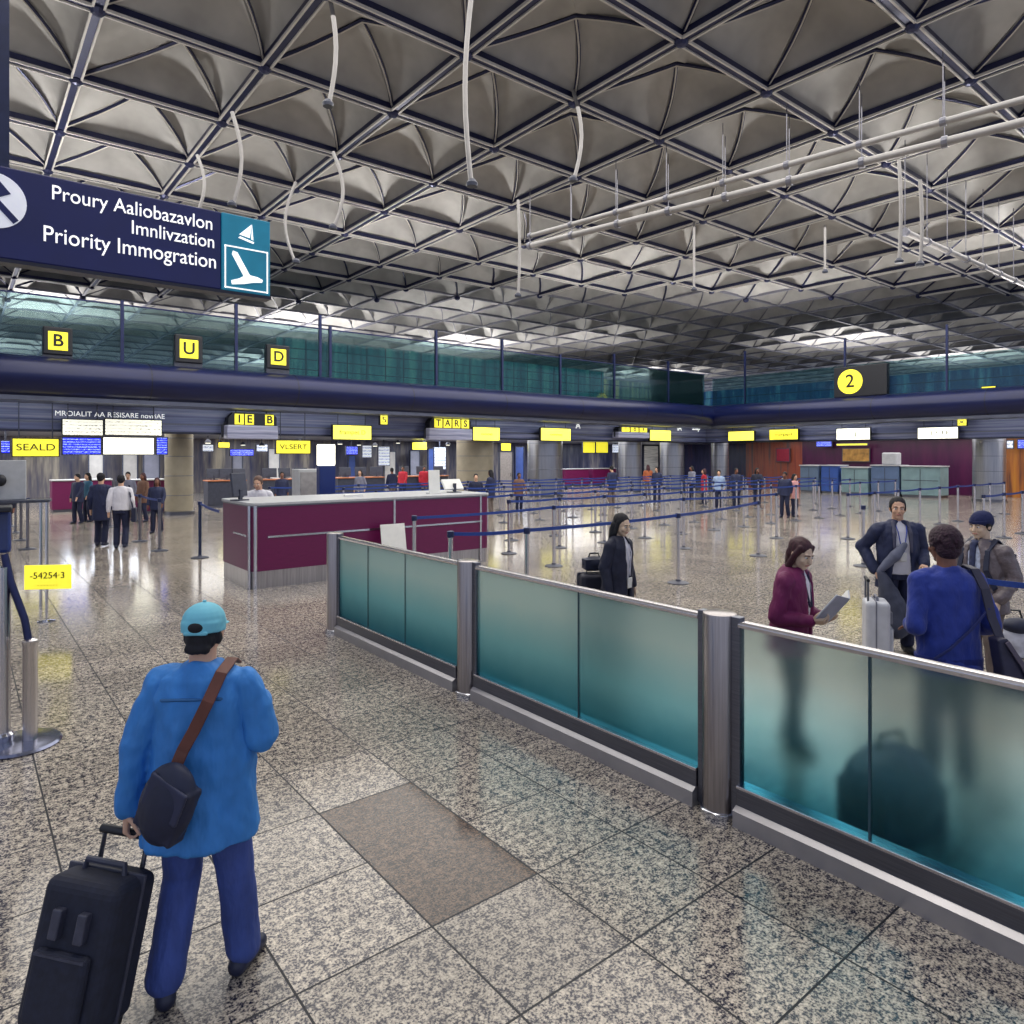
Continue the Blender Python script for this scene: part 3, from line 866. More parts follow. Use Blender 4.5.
# the deep field of rope lanes: built once, then copied
proto = stanchion(W(10, 12.6), 'blue belted queue stanchion in the deep field of rope lanes', 'stanchions of the deep rope lanes')
add_belt(proto, W(1.6, 0))
GF = 'stanchions of the deep rope lanes'
first = True
rs = random.Random(5)
for a, bs in ((12.6, range(10, 32)), (14.5, range(10, 33)), (16.4, range(9, 33)), (18.4, range(8, 34)), (20.6, range(8, 34)), (22.8, range(8, 34)), (9.0, range(19, 34)), (6.4, range(21, 34)), (3.6, range(22, 35))):
    b = bs[0]
    while b < bs[-1]:
        p = W(b, a)
        if abs(p.x / p.y) < .78 and p.y > 0:
            if first: o = proto; first = False
            else: o = copy_tree(proto)
            o.location = (p.x, p.y, 0)
            last = b + 1.6 >= bs[-1]
            if last:
                for c in list(o.children):
                    if c.name.startswith('belt') and not c.name.startswith('belt_head') and o is not proto: bpy.data.objects.remove(c)
        b += 1.6
# left lane beside the maroon desk, running away
lane = [W(4.2, 16.4)] + [W(3.75, 18.2 + 2.3 * k) for k in range(5)]
for k, p in enumerate(lane):
    if k == 0: stanchion(p, 'dark queue stanchion standing alone left of the maroon desk', 'left lane stanchions', W(3.88, 13.78), M('pole_navy', (52, 62, 92), .35, .6))
    elif k == 1: pl_ = stanchion(p, 'chrome queue stanchion in the long lane receding on the left', 'left lane stanchions', lane[2], M('pole_mid', (120, 118, 126), .3, .7))
    else:
        o = copy_tree(pl_); o.location = (p.x, p.y, 0)
for k in range(4):
    o = copy_tree(pl_); p = W(1.3, 20.5 + 2.3 * k); o.location = (p.x, p.y, 0)
    o['label'] = 'chrome queue stanchion in the left lane next to the pair walking away'
    o['group'] = 'outer left lane stanchions'
# belt close to the camera at the right edge
pA, pB = AT(1062, 5.6), AT(950, 6.25)
o = stanchion(pB, 'queue stanchion hidden behind the man in the blue jumper, belt showing right', 'belt by the right edge', pA)

# ================================================================== terminal and post at the left edge
p = G(20, 745)
o = empty('terminal', 'steel pedestal terminal with a navy head at the left edge', 'terminal', (p.x, p.y, 0), D(35))
m = MB(); m.lathe([(.28, 0), (.285, .012), (.27, .03), (.20, .035), (.1, .05)], 36); m.build('base', M('base_chrome', (120, 124, 146), .2, .9), o, True)
m = MB(); m.lathe([(.062, .04), (.062, 1.42)], 24, c=(-.12, .03, 0)); m.build('pedestal', STEEL, o, True)
m = MB(); m.lathe([(.052, .04), (.052, .80), (.056, .805), (.056, .83), (.03, .845)], 24, c=(.065, -.04, 0)); m.build('short_post', STEEL, o, True)
m = MB(); m.tube([(.06, -.04, .80), (0.03, -.02, 1.0), (-.06, .0, 1.3), (-.10, .02, 1.52)], .028, 10); m.build('curved_arm', M('arm_navy', (46, 52, 92), .3, .6), o, True)
m = MB(); m.box(-.38, -.06, -.12, .12, 1.52, 1.86, mtx=Matrix.Rotation(D(-6), 4, 'X')); q = m.build('head', M('head_navy', (34, 56, 118), .4), o, bevel=.025)
m = MB(); m.box(-.36, -.08, -.125, -.118, 1.55, 1.83, mtx=Matrix.Rotation(D(-6), 4, 'X')); m.build('screen', M('screen_navy', (26, 44, 100), .2), q)
m = MB(); m.box(-.42, -.05, -.16, .16, 1.86, 1.90); m.build('head_lid', BLACK, o, bevel=.01)
m = MB(); m.lathe([(.08, .04), (.085, .10), (.07, .12)], 24, c=(-.12, .03, 0)); m.build('collar', CHROME, o, True)
p = AT(18, 10.5)
o = empty('podium', 'grey podium board with a shelf behind the left edge terminal', 'podium', (p.x, p.y, 0), D(30))
m = MB(); m.box(-.55, .10, 0, .06, 1.62, 2.22); m.build('board', LGREY, o, bevel=.01)
m = MB(); m.box(-.55, .42, -.25, .12, 1.58, 1.62); m.build('shelf', DGREY, o, bevel=.005)
for x, y in ((-.48, 0), (.30, -.18), (.36, .05)):
    m = MB(); m.tube([(x, y, 0), (x, y, 1.58)], .022, 8); m.build('leg', CHROME, o, True)
m = MB(); m.tube([(-.3, -.15, 1.62), (-.28, -.12, 1.8), (-.22, -.1, 1.9)], .015, 6); m.ell((-.2, -.1, 1.92), (.07, .05, .09)); m.build('microphone', BLACK, o, True)
# reflection of the yellow hanging sign, built as a plate on a post
p = G(48, 622)
o = empty('floor_sign', 'low yellow sign on a thin post standing on the polished floor', 'sign', (p.x, p.y, 0), D(8))
zc = zz(577, p.y); hh = 24 * p.y / FP; ww = 43 * p.y / FP
mt = Matrix.Rotation(D(-4), 4, 'Y')
m = MB(); m.box(-ww / 2, ww / 2, -.012, .012, zc - hh / 2, zc + hh / 2); m.build('sign_plate', YEL, o, bevel=.004)
text('-54254·3', hh * .38, (0, -.015, zc + .02), o, INK, align='CENTER'); text('- - - - - - -', hh * .2, (0, -.015, zc - hh * .32), o, INK, align='CENTER')
m = MB(); m.tube([(-.03, .02, .02), (-.03, .02, zc + .02)], .012, 8); m.build('post', CHROME, o, True)
m = MB(); m.lathe([(.11, 0), (.11, .012), (.03, .025)], 20, c=(-.03, .02, 0)); m.build('base', CHROME, o, True)

# ================================================================== bags
def bag_strap(pts, w, mat, par, nm='strap', n=4, t=.012):
    """flat band along pts; each point is (position, outward normal)"""
    m = MB(); rings = []
    for i, (p, nrm) in enumerate(pts):
        p = Vector(p); nrm = Vector(nrm).normalized()
        d = (Vector(pts[min(i + 1, len(pts) - 1)][0]) - Vector(pts[max(i - 1, 0)][0])).normalized()
        s = d.cross(nrm).normalized() * (w / 2); k = nrm * t
        rings.append([p - s, p + s, p + s + k, p - s + k])
    m.loft(rings); return m.build(nm, mat, par, bevel=.002)
def suitcase(o, w, d, h, mat, dark, tele=.0, tilt=None):
    """parts in local axes: width x, depth y, height z, standing on wheels"""
    T = tilt or Matrix.Identity(4)
    m = MB(); m.box(-w / 2, w / 2, -d / 2, d / 2, .05, h, mtx=T); m.build('shell', mat, o, bevel=.045, seg=4)
    m = MB(); m.box(-w / 2 + .05, w / 2 - .05, -d / 2 - .035, -d / 2 + .01, .10, h * .60, mtx=T); q = m.build('front_pocket', mat, o, bevel=.03, seg=3)
    m = MB(); m.box(-w / 2 + .06, w / 2 - .06, -d / 2 - .04, -d / 2 - .02, h * .57, h * .585, mtx=T); m.build('zip', dark, q)
    m = MB(); m.box(-w / 2 - .008, w / 2 + .008, .012, .026, .06, h + .008, mtx=T); m.build('piping', dark, o, bevel=.004)
    for x in (-.055, .055):
        m = MB(); m.box(x - .02, x + .02, -d / 2 - .03, -d / 2 + .012, h * .66, h * .84, mtx=T); m.build('buckle_strap', dark, o, bevel=.006)
    m = MB(); m.tube([T @ Vector(q_) for q_ in ((-.09, 0, h - .005), (-.085, 0, h + .035), (.085, 0, h + .035), (.09, 0, h - .005))], .013, 8); m.build('carry_handle', dark, o, True)
    if tele:
        m = MB(); m.tube([T @ Vector(q_) for q_ in ((-.10, d / 2 - .03, h - .02), (-.10, d / 2 - .03, h + tele), (.10, d / 2 - .03, h + tele), (.10, d / 2 - .03, h - .02))], .011, 8)
        q = m.build('telescopic_handle', STEELD, o, True)
        m = MB(); m.tube([T @ Vector(q_) for q_ in ((-.12, d / 2 - .03, h + tele), (.12, d / 2 - .03, h + tele))], .018, 10); m.build('grip', BLACK, q, True)
    for x in (-w / 2 + .05, w / 2 - .05):
        for y in (-d / 2 + .05, d / 2 - .05):
            m = MB(); m.tube([T @ Vector((x - .018, y, .035)), T @ Vector((x + .018, y, .035))], .035, 14); m.build('wheel', BLACK, o, True)
    return o
CASE = M('suitcase_cloth', (28, 32, 50), .75, 0, .25, 30, None, .15, .004)
CASET = M('suitcase_trim', (58, 60, 76), .5, 0, .2, 20)
# ================================================================== people
BAKE = []
class Vol(MB):
    def __init__(s, M4=None):
        super().__init__(); s.M = M4 or Matrix.Identity(4)
    def addp(s, fn):
        n = len(s.v); fn()
        for i in range(n, len(s.v)): s.v[i] = s.M @ s.v[i]
        return s
    def cap(s, p, q, r1, r2, n=14):
        p, q = Vector(p), Vector(q)
        d = (q - p); L = d.length
        if L < 1e-6: d = Vector((0, 0, 1))
        d.normalize()
        x = d.orthogonal().normalized(); y = d.cross(x)
        rings = []
        for k in range(5):
            t = PI / 2 * (1 - k / 4); t = min(t, PI / 2 - .08)
            rings.append((p - d * r1 * math.sin(t), r1 * math.cos(t)))
        for k in range(5):
            t = PI / 2 * k / 4; t = min(t, PI / 2 - .08)
            rings.append((q + d * r2 * math.sin(t), r2 * math.cos(t)))
        s.addp(lambda: s.loft([[c + x * (r * math.cos(2 * PI * j / n)) + y * (r * math.sin(2 * PI * j / n)) for j in range(n)] for c, r in rings]))
        return s
    def chain(s, pts, rs, n=14):
        for i in range(len(pts) - 1): s.cap(pts[i], pts[i + 1], rs[i], rs[i + 1], n)
        return s
    def el(s, c, r, rot=None):
        s.addp(lambda: s.ell(c, r, rot, nu=18, nv=12)); return s
    def rings(s, rg, n=24, p=2.3):
        """rg: (z, rx, ry, cx, cy)"""
        def sup(t):
            c, q = math.cos(t), math.sin(t)
            return (math.copysign(abs(c) ** (2 / p), c), math.copysign(abs(q) ** (2 / p), q))
        out = []
        for z, rx, ry, cx, cy in rg:
            out.append([Vector((cx + rx * sup(2 * PI * j / n)[0], cy + ry * sup(2 * PI * j / n)[1], z)) for j in range(n)])
        s.addp(lambda: s.loft(out)); return s
    def open_rings(s, rg, th=.018, n=30):
        """coat body open at the front: (z, rx, ry, cx, cy, half gap angle)"""
        out = []
        for z, rx, ry, cx, cy, g in rg:
            ring = []
            for j in range(n + 1):
                t = PI / 2 + g + (2 * PI - 2 * g) * j / n
                ring.append(Vector((cx + rx * math.cos(t), cy + ry * math.sin(t), z)))
            for j in range(n, -1, -1):
                t = PI / 2 + g + (2 * PI - 2 * g) * j / n
                ring.append(Vector((cx + (rx - th) * math.cos(t), cy + (ry - th) * math.sin(t), z)))
            out.append(ring)
        s.addp(lambda: s.loft(out)); return s
    def slab(s, c, size, rot=None):
        R = Matrix.Translation(c) @ (rot.to_4x4() if rot else Matrix.Identity(4))
        s.addp(lambda: s.box(-size[0] / 2, size[0] / 2, -size[1] / 2, size[1] / 2, -size[2] / 2, size[2] / 2, mtx=R)); return s
    def done(s, name, mat, parent=None, vox=.01, sm=4, wr=0.0, wf=9.0, loc=None, rot=None):
        o = s.build(name, mat, parent, False, loc=loc, rot=rot)
        r = o.modifiers.new('r', 'REMESH'); r.mode = 'VOXEL'; r.voxel_size = vox; r.use_smooth_shade = True
        if sm:
            q = o.modifiers.new('s', 'SMOOTH'); q.factor = .5; q.iterations = sm
        BAKE.append((o, wr, wf)); return o
def bake_all():
    bpy.context.view_layer.update()
    dg = bpy.context.evaluated_depsgraph_get()
    new = []
    for o, wr, wf in BAKE: new.append(bpy.data.meshes.new_from_object(o.evaluated_get(dg), depsgraph=dg))
    for (o, wr, wf), me in zip(BAKE, new):
        o.modifiers.clear()
        mats = [m for m in o.data.materials]
        o.data = me
        if not me.materials:
            for m in mats: me.materials.append(m)
        if wr:
            off = Vector((sum(map(ord, o.name)) % 17, 3.1, 7.7))
            nrm = [v.normal.copy() for v in me.vertices]
            for v, n_ in zip(me.vertices, nrm):
                c = v.co
                h = noise.noise(Vector((c.x * wf, c.y * wf, c.z * wf * .55)) + off) + .5 * noise.noise(Vector((c.x * wf * 2.1, c.y * wf * 2.1, c.z * wf * 1.5)) + off)
                v.co = c + n_ * (wr * (h + .45))
        me.polygons.foreach_set('use_smooth', [True] * len(me.polygons))
    # lettering: real meshes instead of font curves
    fonts = [o for o in COL.objects if o.type == 'FONT']
    for o in fonts:
        me = bpy.data.meshes.new_from_object(o.evaluated_get(dg), depsgraph=dg)
        n = o.name
        q = bpy.data.objects.new('tmp', me); COL.objects.link(q)
        q.parent = o.parent; q.location = o.location; q.rotation_euler = o.rotation_euler; q.scale = o.scale
        bpy.data.objects.remove(o); q.name = n

SKIN = M('skin_light', (206, 164, 138), .55, 0, .08, 12)
SKINP = M('skin_pale', (214, 186, 160), .55, 0, .06, 12)
SKIND = M('skin_brown', (120, 78, 62), .5, 0, .1, 12)
HAIRB = M('hair_black', (16, 15, 24), .75, 0, .4, 60, (1, 1, .15), .3, .004)
HAIRM = M('hair_auburn', (58, 20, 32), .6, 0, .35, 60, (1, 1, .15), .3, .004)
HAIRC = M('hair_curly', (48, 22, 40), .7, 0, .5, 70, None, .9, .02)
JEANS = M('denim_trousers', (58, 78, 146), .8, 0, .2, 14, (1, 1, .4), .7, .03)
DARKT = M('navy_trousers', (24, 30, 60), .8, 0, .2, 14, (1, 1, .4), .7, .03)
GREYT = M('taupe_trousers', (104, 92, 88), .8, 0, .2, 14, (1, 1, .4), .7, .03)
SHOE = M('dark_shoes', (28, 34, 60), .5, 0, .2, 10)
JACK = M('light_blue_jacket', (52, 126, 200), .7, 0, .16, 9, (1, 1, .45), .7, .04)
CAPB = M('pale_blue_cap', (112, 190, 210), .75, 0, .08, 10)
BLAZ = M('maroon_blazer', (104, 14, 74), .7, 0, .16, 10, (1, 1, .45), .7, .035)
COAT = M('dark_navy_coat', (30, 38, 72), .7, 0, .22, 10, (1, 1, .45), .7, .035)
SUIT = M('black_suit', (22, 26, 50), .7, 0, .2, 10, (1, 1, .45), .7, .035)
SHIRT = M('white_shirt', (214, 212, 220), .7, 0, .05, 7, None, .2, .01)
JUMP = M('blue_jumper', (34, 54, 140), .85, 0, .18, 11, (1, 1, .5), .7, .03, sheen=.15)
LEATH = M('brown_leather', (104, 94, 98), .42, 0, .25, 12, None, .8, .035)
BEAN = M('navy_beanie', (26, 34, 78), .9, 0, .15, 80, (1, 1, .2), .3, .004)
STRAPB = M('brown_strap', (96, 52, 40), .6, 0, .15, 12)
BAGN = M('navy_bag', (26, 32, 58), .6, 0, .2, 9, None, .2, .01)
EYEW = M('eye_white', (225, 222, 220), .3, 0, .02)

def hand(vol, wr, d, pn, curl, side, r=1.0):
    """palm and five bent fingers; d from wrist to knuckles, pn palm normal, side +1/-1 puts the thumb"""
    d = Vector(d).normalized(); pn = Vector(pn); pn = (pn - d * pn.dot(d)).normalized()
    t = d.cross(pn).normalized() * side
    wr = Vector(wr)
    kn = wr + d * .088 * r
    for k, o_ in enumerate((-.030, -.010, .010, .030)):
        vol.cap(wr + t * o_ * .6 + d * .012, kn + t * o_, .016 * r, .0135 * r, 10)
    L = (.056, .072, .078, .070)
    for k, o_ in enumerate((-.034, -.0115, .0115, .034)):
        p = kn + t * o_
        c = 0; seg = L[k]
        rr_ = .0085
        dd = (d + t * o_ * 3).normalized()
        for j, f in enumerate((.45, .32, .25)):
            c += curl * (.7, 1.0, .8)[j]
            v = dd * math.cos(c) + pn * math.sin(c)
            q = p + v * seg * f
            vol.cap(p, q, rr_ - j * .0006, rr_ - (j + 1) * .0006, 8); p = q
    p = wr + d * .025 + t * .026 + pn * .006
    for j, (f, aa) in enumerate(((.042, .9), (.034, .55), (.026, .35))):
        v = (d * math.cos(aa) + t * math.sin(aa) + pn * (.25 + curl * .4)).normalized()
        q = p + v * f
        vol.cap(p, q, .0125 - j * .0014, .0112 - j * .0014, 8); p = q

def head_prims(v, c):
    X = lambda x, y, z: (c[0] + x, c[1] + y, c[2] + z)
    v.el(X(0, -.015, .03), (.076, .097, .088)); v.el(X(0, .022, -.035), (.060, .074, .085)); v.el(X(0, .066, -.094), (.027, .024, .022))
    v.cap(X(0, .092, .012), X(0, .113, -.028), .009, .0145); v.cap(X(-.034, .078, .024), X(.034, .078, .024), .013, .013)
    for s in (-1, 1):
        v.el(X(.034 * s, .066, -.028), (.028, .026, .028)); v.el(X(.077 * s, -.008, -.008), (.011, .021, .031))
    v.cap(X(-.017, .090, -.063), X(.017, .090, -.063), .008, .008)

def person(name, label, loc, yaw, H=1.75, skin=SKIN, vox=.0055, lean=0, twist=0, hyaw=0, hpitch=0, hroll=0, armL=None, armR=None, legL=None, legR=None,
           top=None, bottom=None, shoes=SHOE, hair=None, face=True, female=False, group=None, detail=True, build=1.0, extra=None, roll=0):
    """faces local +Y; right side is +X. Joints given for a 1.75 m figure, scaled by H"""
    k = H / 1.75
    S = Matrix.Scale(k, 4)
    pel = Vector((0, 0, .95))
    UP = S @ Matrix.Translation(pel) @ Matrix.Rotation(D(twist), 4, 'Z') @ Matrix.Rotation(D(-lean), 4, 'X') @ Matrix.Rotation(D(roll), 4, 'Y') @ Matrix.Translation(-pel)
    nk = Vector((0, -.01, 1.50))
    HD = UP @ Matrix.Translation(nk) @ Matrix.Rotation(D(hyaw), 4, 'Z') @ Matrix.Rotation(D(hpitch), 4, 'X') @ Matrix.Rotation(D(hroll), 4, 'Y') @ Matrix.Translation(-nk)
    hc = (0, .012, 1.635)
    sw = (.165 if female else .185) * build
    aL = armL or dict(e=(-.24, -.03, 1.15), w=(-.25, .05, .90), d=(0, .1, -1), n=(1, 0, 0), c=.35)
    aR = armR or dict(e=(.24, -.03, 1.15), w=(.25, .05, .90), d=(0, .1, -1), n=(-1, 0, 0), c=.35)
    lL = legL or dict(k=(-.10, .02, .50), a=(-.11, -.02, .085), t=8)
    lR = legR or dict(k=(.10, .02, .50), a=(.11, -.02, .085), t=-8)
    b = Vol(S)
    # ---- body: one surface
    b.M = UP
    w = build
    b.rings([(.88, .15 * w, .105, 0, 0), (.96, .162 * w, .112, 0, 0), (1.08, .138 * w, .10, 0, 0), (1.25, .158 * w, .112, 0, .005), (1.38, .165 * w, .105, 0, 0), (1.455, .10, .075, 0, -.005)])
    b.cap((0, -.012, 1.42), (0, .0, 1.56), .056 if female else .062, .052 if female else .058)
    for sgn, A in ((-1, aL), (1, aR)):
        sh = (sgn * sw, 0, 1.395)
        b.cap((sgn * .09, 0, 1.40), sh, .050, .046); b.cap(sh, A['e'], .052, .042); b.cap(A['e'], A['w'], .041, .029)
        if detail: hand(b, A['w'], A['d'], A['n'], A['c'], A.get('s', 1))
        else: b.cap(A['w'], Vector(A['w']) + Vector(A['d']).normalized() * .14, .034, .026)
    b.M = HD
    head_prims(b, hc)
    b.M = S
    for sgn, Lg in ((-1, lL), (1, lR)):
        b.cap((sgn * .085, 0, .92), Lg['k'], .088, .058); b.cap(Lg['k'], Lg['a'], .056, .040)
        ft = Matrix.Rotation(D(Lg['t']), 3, 'Z') @ Vector((0, 1, 0))
        a = Vector(Lg['a']); b.cap(a + Vector((0, 0, -.03)), a + ft * .14 + Vector((0, 0, -.05)), .038, .03)
    root = b.done(name, skin, None, vox, 3, loc=loc, rot=D(yaw))
    tag(root, label, 'person', group)
    info = dict(root=root, UP=UP, HD=HD, S=S, hc=hc, aL=aL, aR=aR, lL=lL, lR=lR, sw=sw)
    cv = max(vox, .007)
    # ---- trousers
    if bottom:
        t = Vol(S); g = bottom.get('fl', 1.0)
        t.rings([(.84, .155 * w, .118, 0, 0), (.93, .172 * w, .125, 0, 0), (1.04, .150 * w, .112, 0, 0)])
        for sgn, Lg in ((-1, lL), (1, lR)):
            kx = Vector(Lg['k']); ax = Vector(Lg['a'])
            t.cap((sgn * .088, 0, .90), kx, .098, .074 * g); t.cap(kx, ax + Vector((0, 0, .03)), .072 * g, .070 * g)
        t.done('trousers', bottom['m'], root, cv, 3, .006, 11)
    # ---- shoes
    for sgn, Lg in ((-1, lL), (1, lR)):
        s_ = Vol(S)
        R = Matrix.Rotation(D(Lg['t']), 3, 'Z'); a = Vector(Lg['a'])
        zb = a.z - .085
        def Q(x, y, z): return (R @ Vector((x, y, 0))) + Vector((a.x, a.y, zb + z))
        P = Lg.get('p', 0)
        s_.cap(Q(0, -.045, .045), Q(0, .06, .04), .045, .044); s_.cap(Q(0, .06, .04), Q(.004, .15, .032 - P * .0), .044, .033); s_.cap(Q(0, -.03, .05), Q(0, -.02, .10), .046, .048)
        s_.done('shoe', shoes, root, max(vox, .007), 2)
    # ---- upper garment
    if top:
        j = Vol(UP)
        hem = top.get('hem', .80); fl_ = top.get('flare', 1.1); m_ = top.get('pad', .03); bx = .165 * w + m_; by = .112 + m_
        wz = top.get('waist', 1.0)
        if top.get('open'):
            g0, g1 = top['open']
            j.open_rings([(hem, bx * fl_, by * fl_, 0, 0, g0 * 1.15), (1.0, bx * 1.02 * wz, by * 1.06, 0, 0, g0), (1.2, bx, by * 1.02, 0, .003, (g0 + g1) / 2), (1.36, bx * 1.0, by * .95, 0, 0, g1), (1.43, bx * .80, by * .84, 0, -.004, g1 * .8), (1.50, .085, .085, 0, -.012, g1 * .8)], .024)
        else:
            j.rings([(hem, bx * fl_, by * fl_ * 1.05, 0, 0), ((hem + 1.0) / 2, bx * (fl_ + wz) / 2, by * (fl_ + 1) / 2, 0, 0), (1.05, bx * wz, by, 0, 0), (1.22, bx, by, 0, .004), (1.35, bx * 1.0, by * .95, 0, 0), (1.43, bx * .82, by * .78, 0, -.004), (1.475, .085, .075, 0, -.01)])
        sr = top.get('sleeve', 1.0)
        for sgn, A in ((-1, aL), (1, aR)):
            e, wp = Vector(A['e']), Vector(A['w'])
            sh = Vector((sgn * sw, 0, 1.392))
            j.cap((sgn * .05, -.012, 1.435), sh, .052, .066); j.cap((sgn * .08, -.004, 1.38), sh, .07, .066); j.cap(sh, e, .068 * sr, .058 * sr)
            end = e.lerp(wp, top.get('cuff', .95))
            j.cap(e, end, .057 * sr, .047 * sr)
        if top.get('collar', 1):
            for q in range(16):
                t0 = 2 * PI * q / 16; t1 = 2 * PI * (q + 1) / 16
                if top.get('open') and (abs((t0 + PI / 16) - PI / 2) < .5): continue
                j.cap((.068 * math.cos(t0), -.008 + .066 * math.sin(t0), 1.475), (.068 * math.cos(t1), -.008 + .066 * math.sin(t1), 1.475), .017, .017, 8)
        o = j.done(top.get('name', 'jacket'), top['m'], root, max(cv, .008), 3, top.get('wr', .010) * 1.25, 10)
        info['top'] = o
    # ---- shirt beneath
    if top and top.get('shirt'):
        q = Vol(UP)
        q.rings([(.90, .165 * w, .128, 0, .004), (1.05, .160 * w, .125, 0, .006), (1.25, .166 * w, .128, 0, .008), (1.38, .15 * w, .112, 0, .004), (1.45, .09, .082, 0, 0), (1.49, .068, .070, 0, -.004)])
        q.done('shirt', top['shirt'], root, cv, 3, .004, 12)
    # ---- hair and headwear
    if hair:
        h = Vol(HD); c = hc
        X = lambda x, y, z: (c[0] + x, c[1] + y, c[2] + z)
        st = hair['s']
        if st in ('short', 'long', 'bun', 'pony'):
            h.el(X(0, -.028, .044), (.083, .098, .088)); h.el(X(0, -.055, -.005), (.073, .058, .075))
            for s in (-1, 1): h.el(X(.070 * s, -.012, .012), (.015, .034, .046))
        if st == 'long':
            h.chain([X(-.05, -.06, -.02), X(-.055, -.055, -.13), X(-.05, -.07, -.24)], [.05, .05, .03]); h.chain([X(.05, -.06, -.02), X(.055, -.055, -.13), X(.05, -.07, -.24)], [.05, .05, .03])
            h.cap(X(0, -.07, -.02), X(0, -.085, -.25), .06, .04)
            for s in (-1, 1): h.cap(X(.068 * s, .0, .04), X(.074 * s, -.01, -.10), .022, .024)
        if st == 'bob':
            h.el(X(0, -.026, .044), (.086, .100, .088)); h.el(X(0, -.058, -.02), (.078, .062, .095)); h.cap(X(0, -.07, -.05), X(0, -.07, -.13), .055, .04)
            for s in (-1, 1): h.chain([X(.066 * s, .03, .07), X(.078 * s, .008, -.01), X(.070 * s, -.02, -.12)], [.02, .024, .026])
        if st == 'bun': h.el(X(0, -.115, -.02), (.045, .04, .042))
        if st == 'pony':
            h.chain([X(0, -.09, .0), X(0, -.125, -.06), X(0, -.115, -.20)], [.035, .032, .016])
            for s in (-1, 1): h.cap(X(.069 * s, .018, .05), X(.072 * s, -.015, -.055), .02, .02)
        if st == 'curly':
            h.el(X(0, -.02, .046), (.093, .110, .099)); h.el(X(0, -.045, -.015), (.083, .075, .085))
            rc = random.Random(4)
            for _ in range(170):
                t = rc.uniform(0, 2 * PI); f = rc.uniform(-.4, 1)
                s_ = math.sqrt(max(0, 1 - f * f)); y = math.sin(t) * s_
                if y > .55 and f < .5: continue
                h.el(X(.087 * math.cos(t) * s_, -.025 + .104 * y, .03 + .096 * f), (.013, .013, .013))
        if st == 'capped':
            h.el(X(0, -.050, -.03), (.068, .058, .062)); h.cap(X(-.035, -.088, -.07), X(.035, -.088, -.07), .022, .022)
            for s in (-1, 1): h.el(X(.070 * s, -.02, -.02), (.014, .03, .04))
        h.done('hair', hair['m'], root, max(.006, min(vox, .012)), 2 if st != 'curly' else 1, .0035 if st != 'curly' else 0, 45)
        if hair.get('hat') == 'cap':
            q = Vol(HD)
            q.el(X(0, -.018, .052), (.093, .110, .082)); q.rings([(c[2] + .0, .092, .108, c[0], c[1] - .018), (c[2] + .05, .094, .111, c[0], c[1] - .018)])
            ho = q.done('cap', hair['hm'], root, .006, 3)
            q = Vol(HD); q.el(X(0, .115, .018), (.07, .075, .010)); q.done('cap_brim', hair['hm'], ho, .005, 2)
            q = Vol(HD); q.el(X(0, -.118, .030), (.036, .018, .026)); q.done('cap_opening', HAIRB, ho, .005, 2)
            q = Vol(HD); q.cap(X(-.045, -.118, .004), X(.045, -.118, .004), .010, .010); q.done('cap_strap', hair['hm'], ho, .005, 1)
            q = Vol(HD); q.el(X(0, -.018, .137), (.010, .010, .007)); q.done('cap_button', hair['hm'], ho, .004, 1)
        if hair.get('hat') == 'beanie':
            q = Vol(HD); q.el(X(0, -.03, .055), (.092, .115, .090)); q.el(X(0, -.07, .03), (.080, .08, .075)); ho = q.done('beanie', hair['hm'], root, .006, 3, .002, 50)
            q = Vol(HD); q.rings([(c[2] + .028, .091, .108, c[0], c[1] - .018), (c[2] + .062, .094, .111, c[0], c[1] - .018)]); q.done('beanie_cuff', hair['hm'], ho, .006, 2)
    if face:
        c = hc
        X = lambda x, y, z: HD @ Vector((c[0] + x, c[1] + y, c[2] + z))
        for s in (-1, 1):
            m = MB(); m.ell(X(.031 * s, .083, .005), (.0135 * k, .010 * k, .008 * k), HD.to_3x3().normalized(), 0, 12, 8); m.ell(X(.031 * s, .0915, .005), (.006 * k, .004 * k, .006 * k), HD.to_3x3().normalized(), 1, 10, 6)
            m.build('eye', [EYEW, BLACK], root, True)
            m = MB(); m.tube([X(.012 * s, .099, .026), X(.03 * s, .096, .031), (X(.05 * s, .082, .025))], .0042 * k, 6); m.build('eyebrow', hair['m'] if hair else HAIRB, root, True)
        m = MB(); m.tube([X(-.022, .091, -.062), X(-.01, .099, -.060), X(.01, .099, -.060), X(.022, .091, -.062)], .0052 * k, 8); m.build('mouth', M('lips', (160, 96, 92), .5), root, True)
    return info
# ================================================================== the cast
def wp(info, p):                          # upper-body joint -> world (before the scene is evaluated)
    r = info['root']
    return Matrix.Translation(r.location) @ Matrix.Rotation(r.rotation_euler.z, 4, 'Z') @ info['UP'] @ Vector(p)
def wdir(info, d):
    r = info['root']
    return (Matrix.Rotation(r.rotation_euler.z, 3, 'Z') @ info['UP'].to_3x3().normalized()) @ Vector(d)
def frame_mtx(info):
    r = info['root']
    return Matrix.Translation(r.location) @ Matrix.Rotation(r.rotation_euler.z, 4, 'Z') @ info['UP']
def held(info, name, label, cat, grp=None):
    """an Empty for a thing worn or held, in the person's upper-body frame"""
    o = bpy.data.objects.new(name, None); COL.objects.link(o)
    o.matrix_world = frame_mtx(info)
    return tag(o, label, cat, grp)

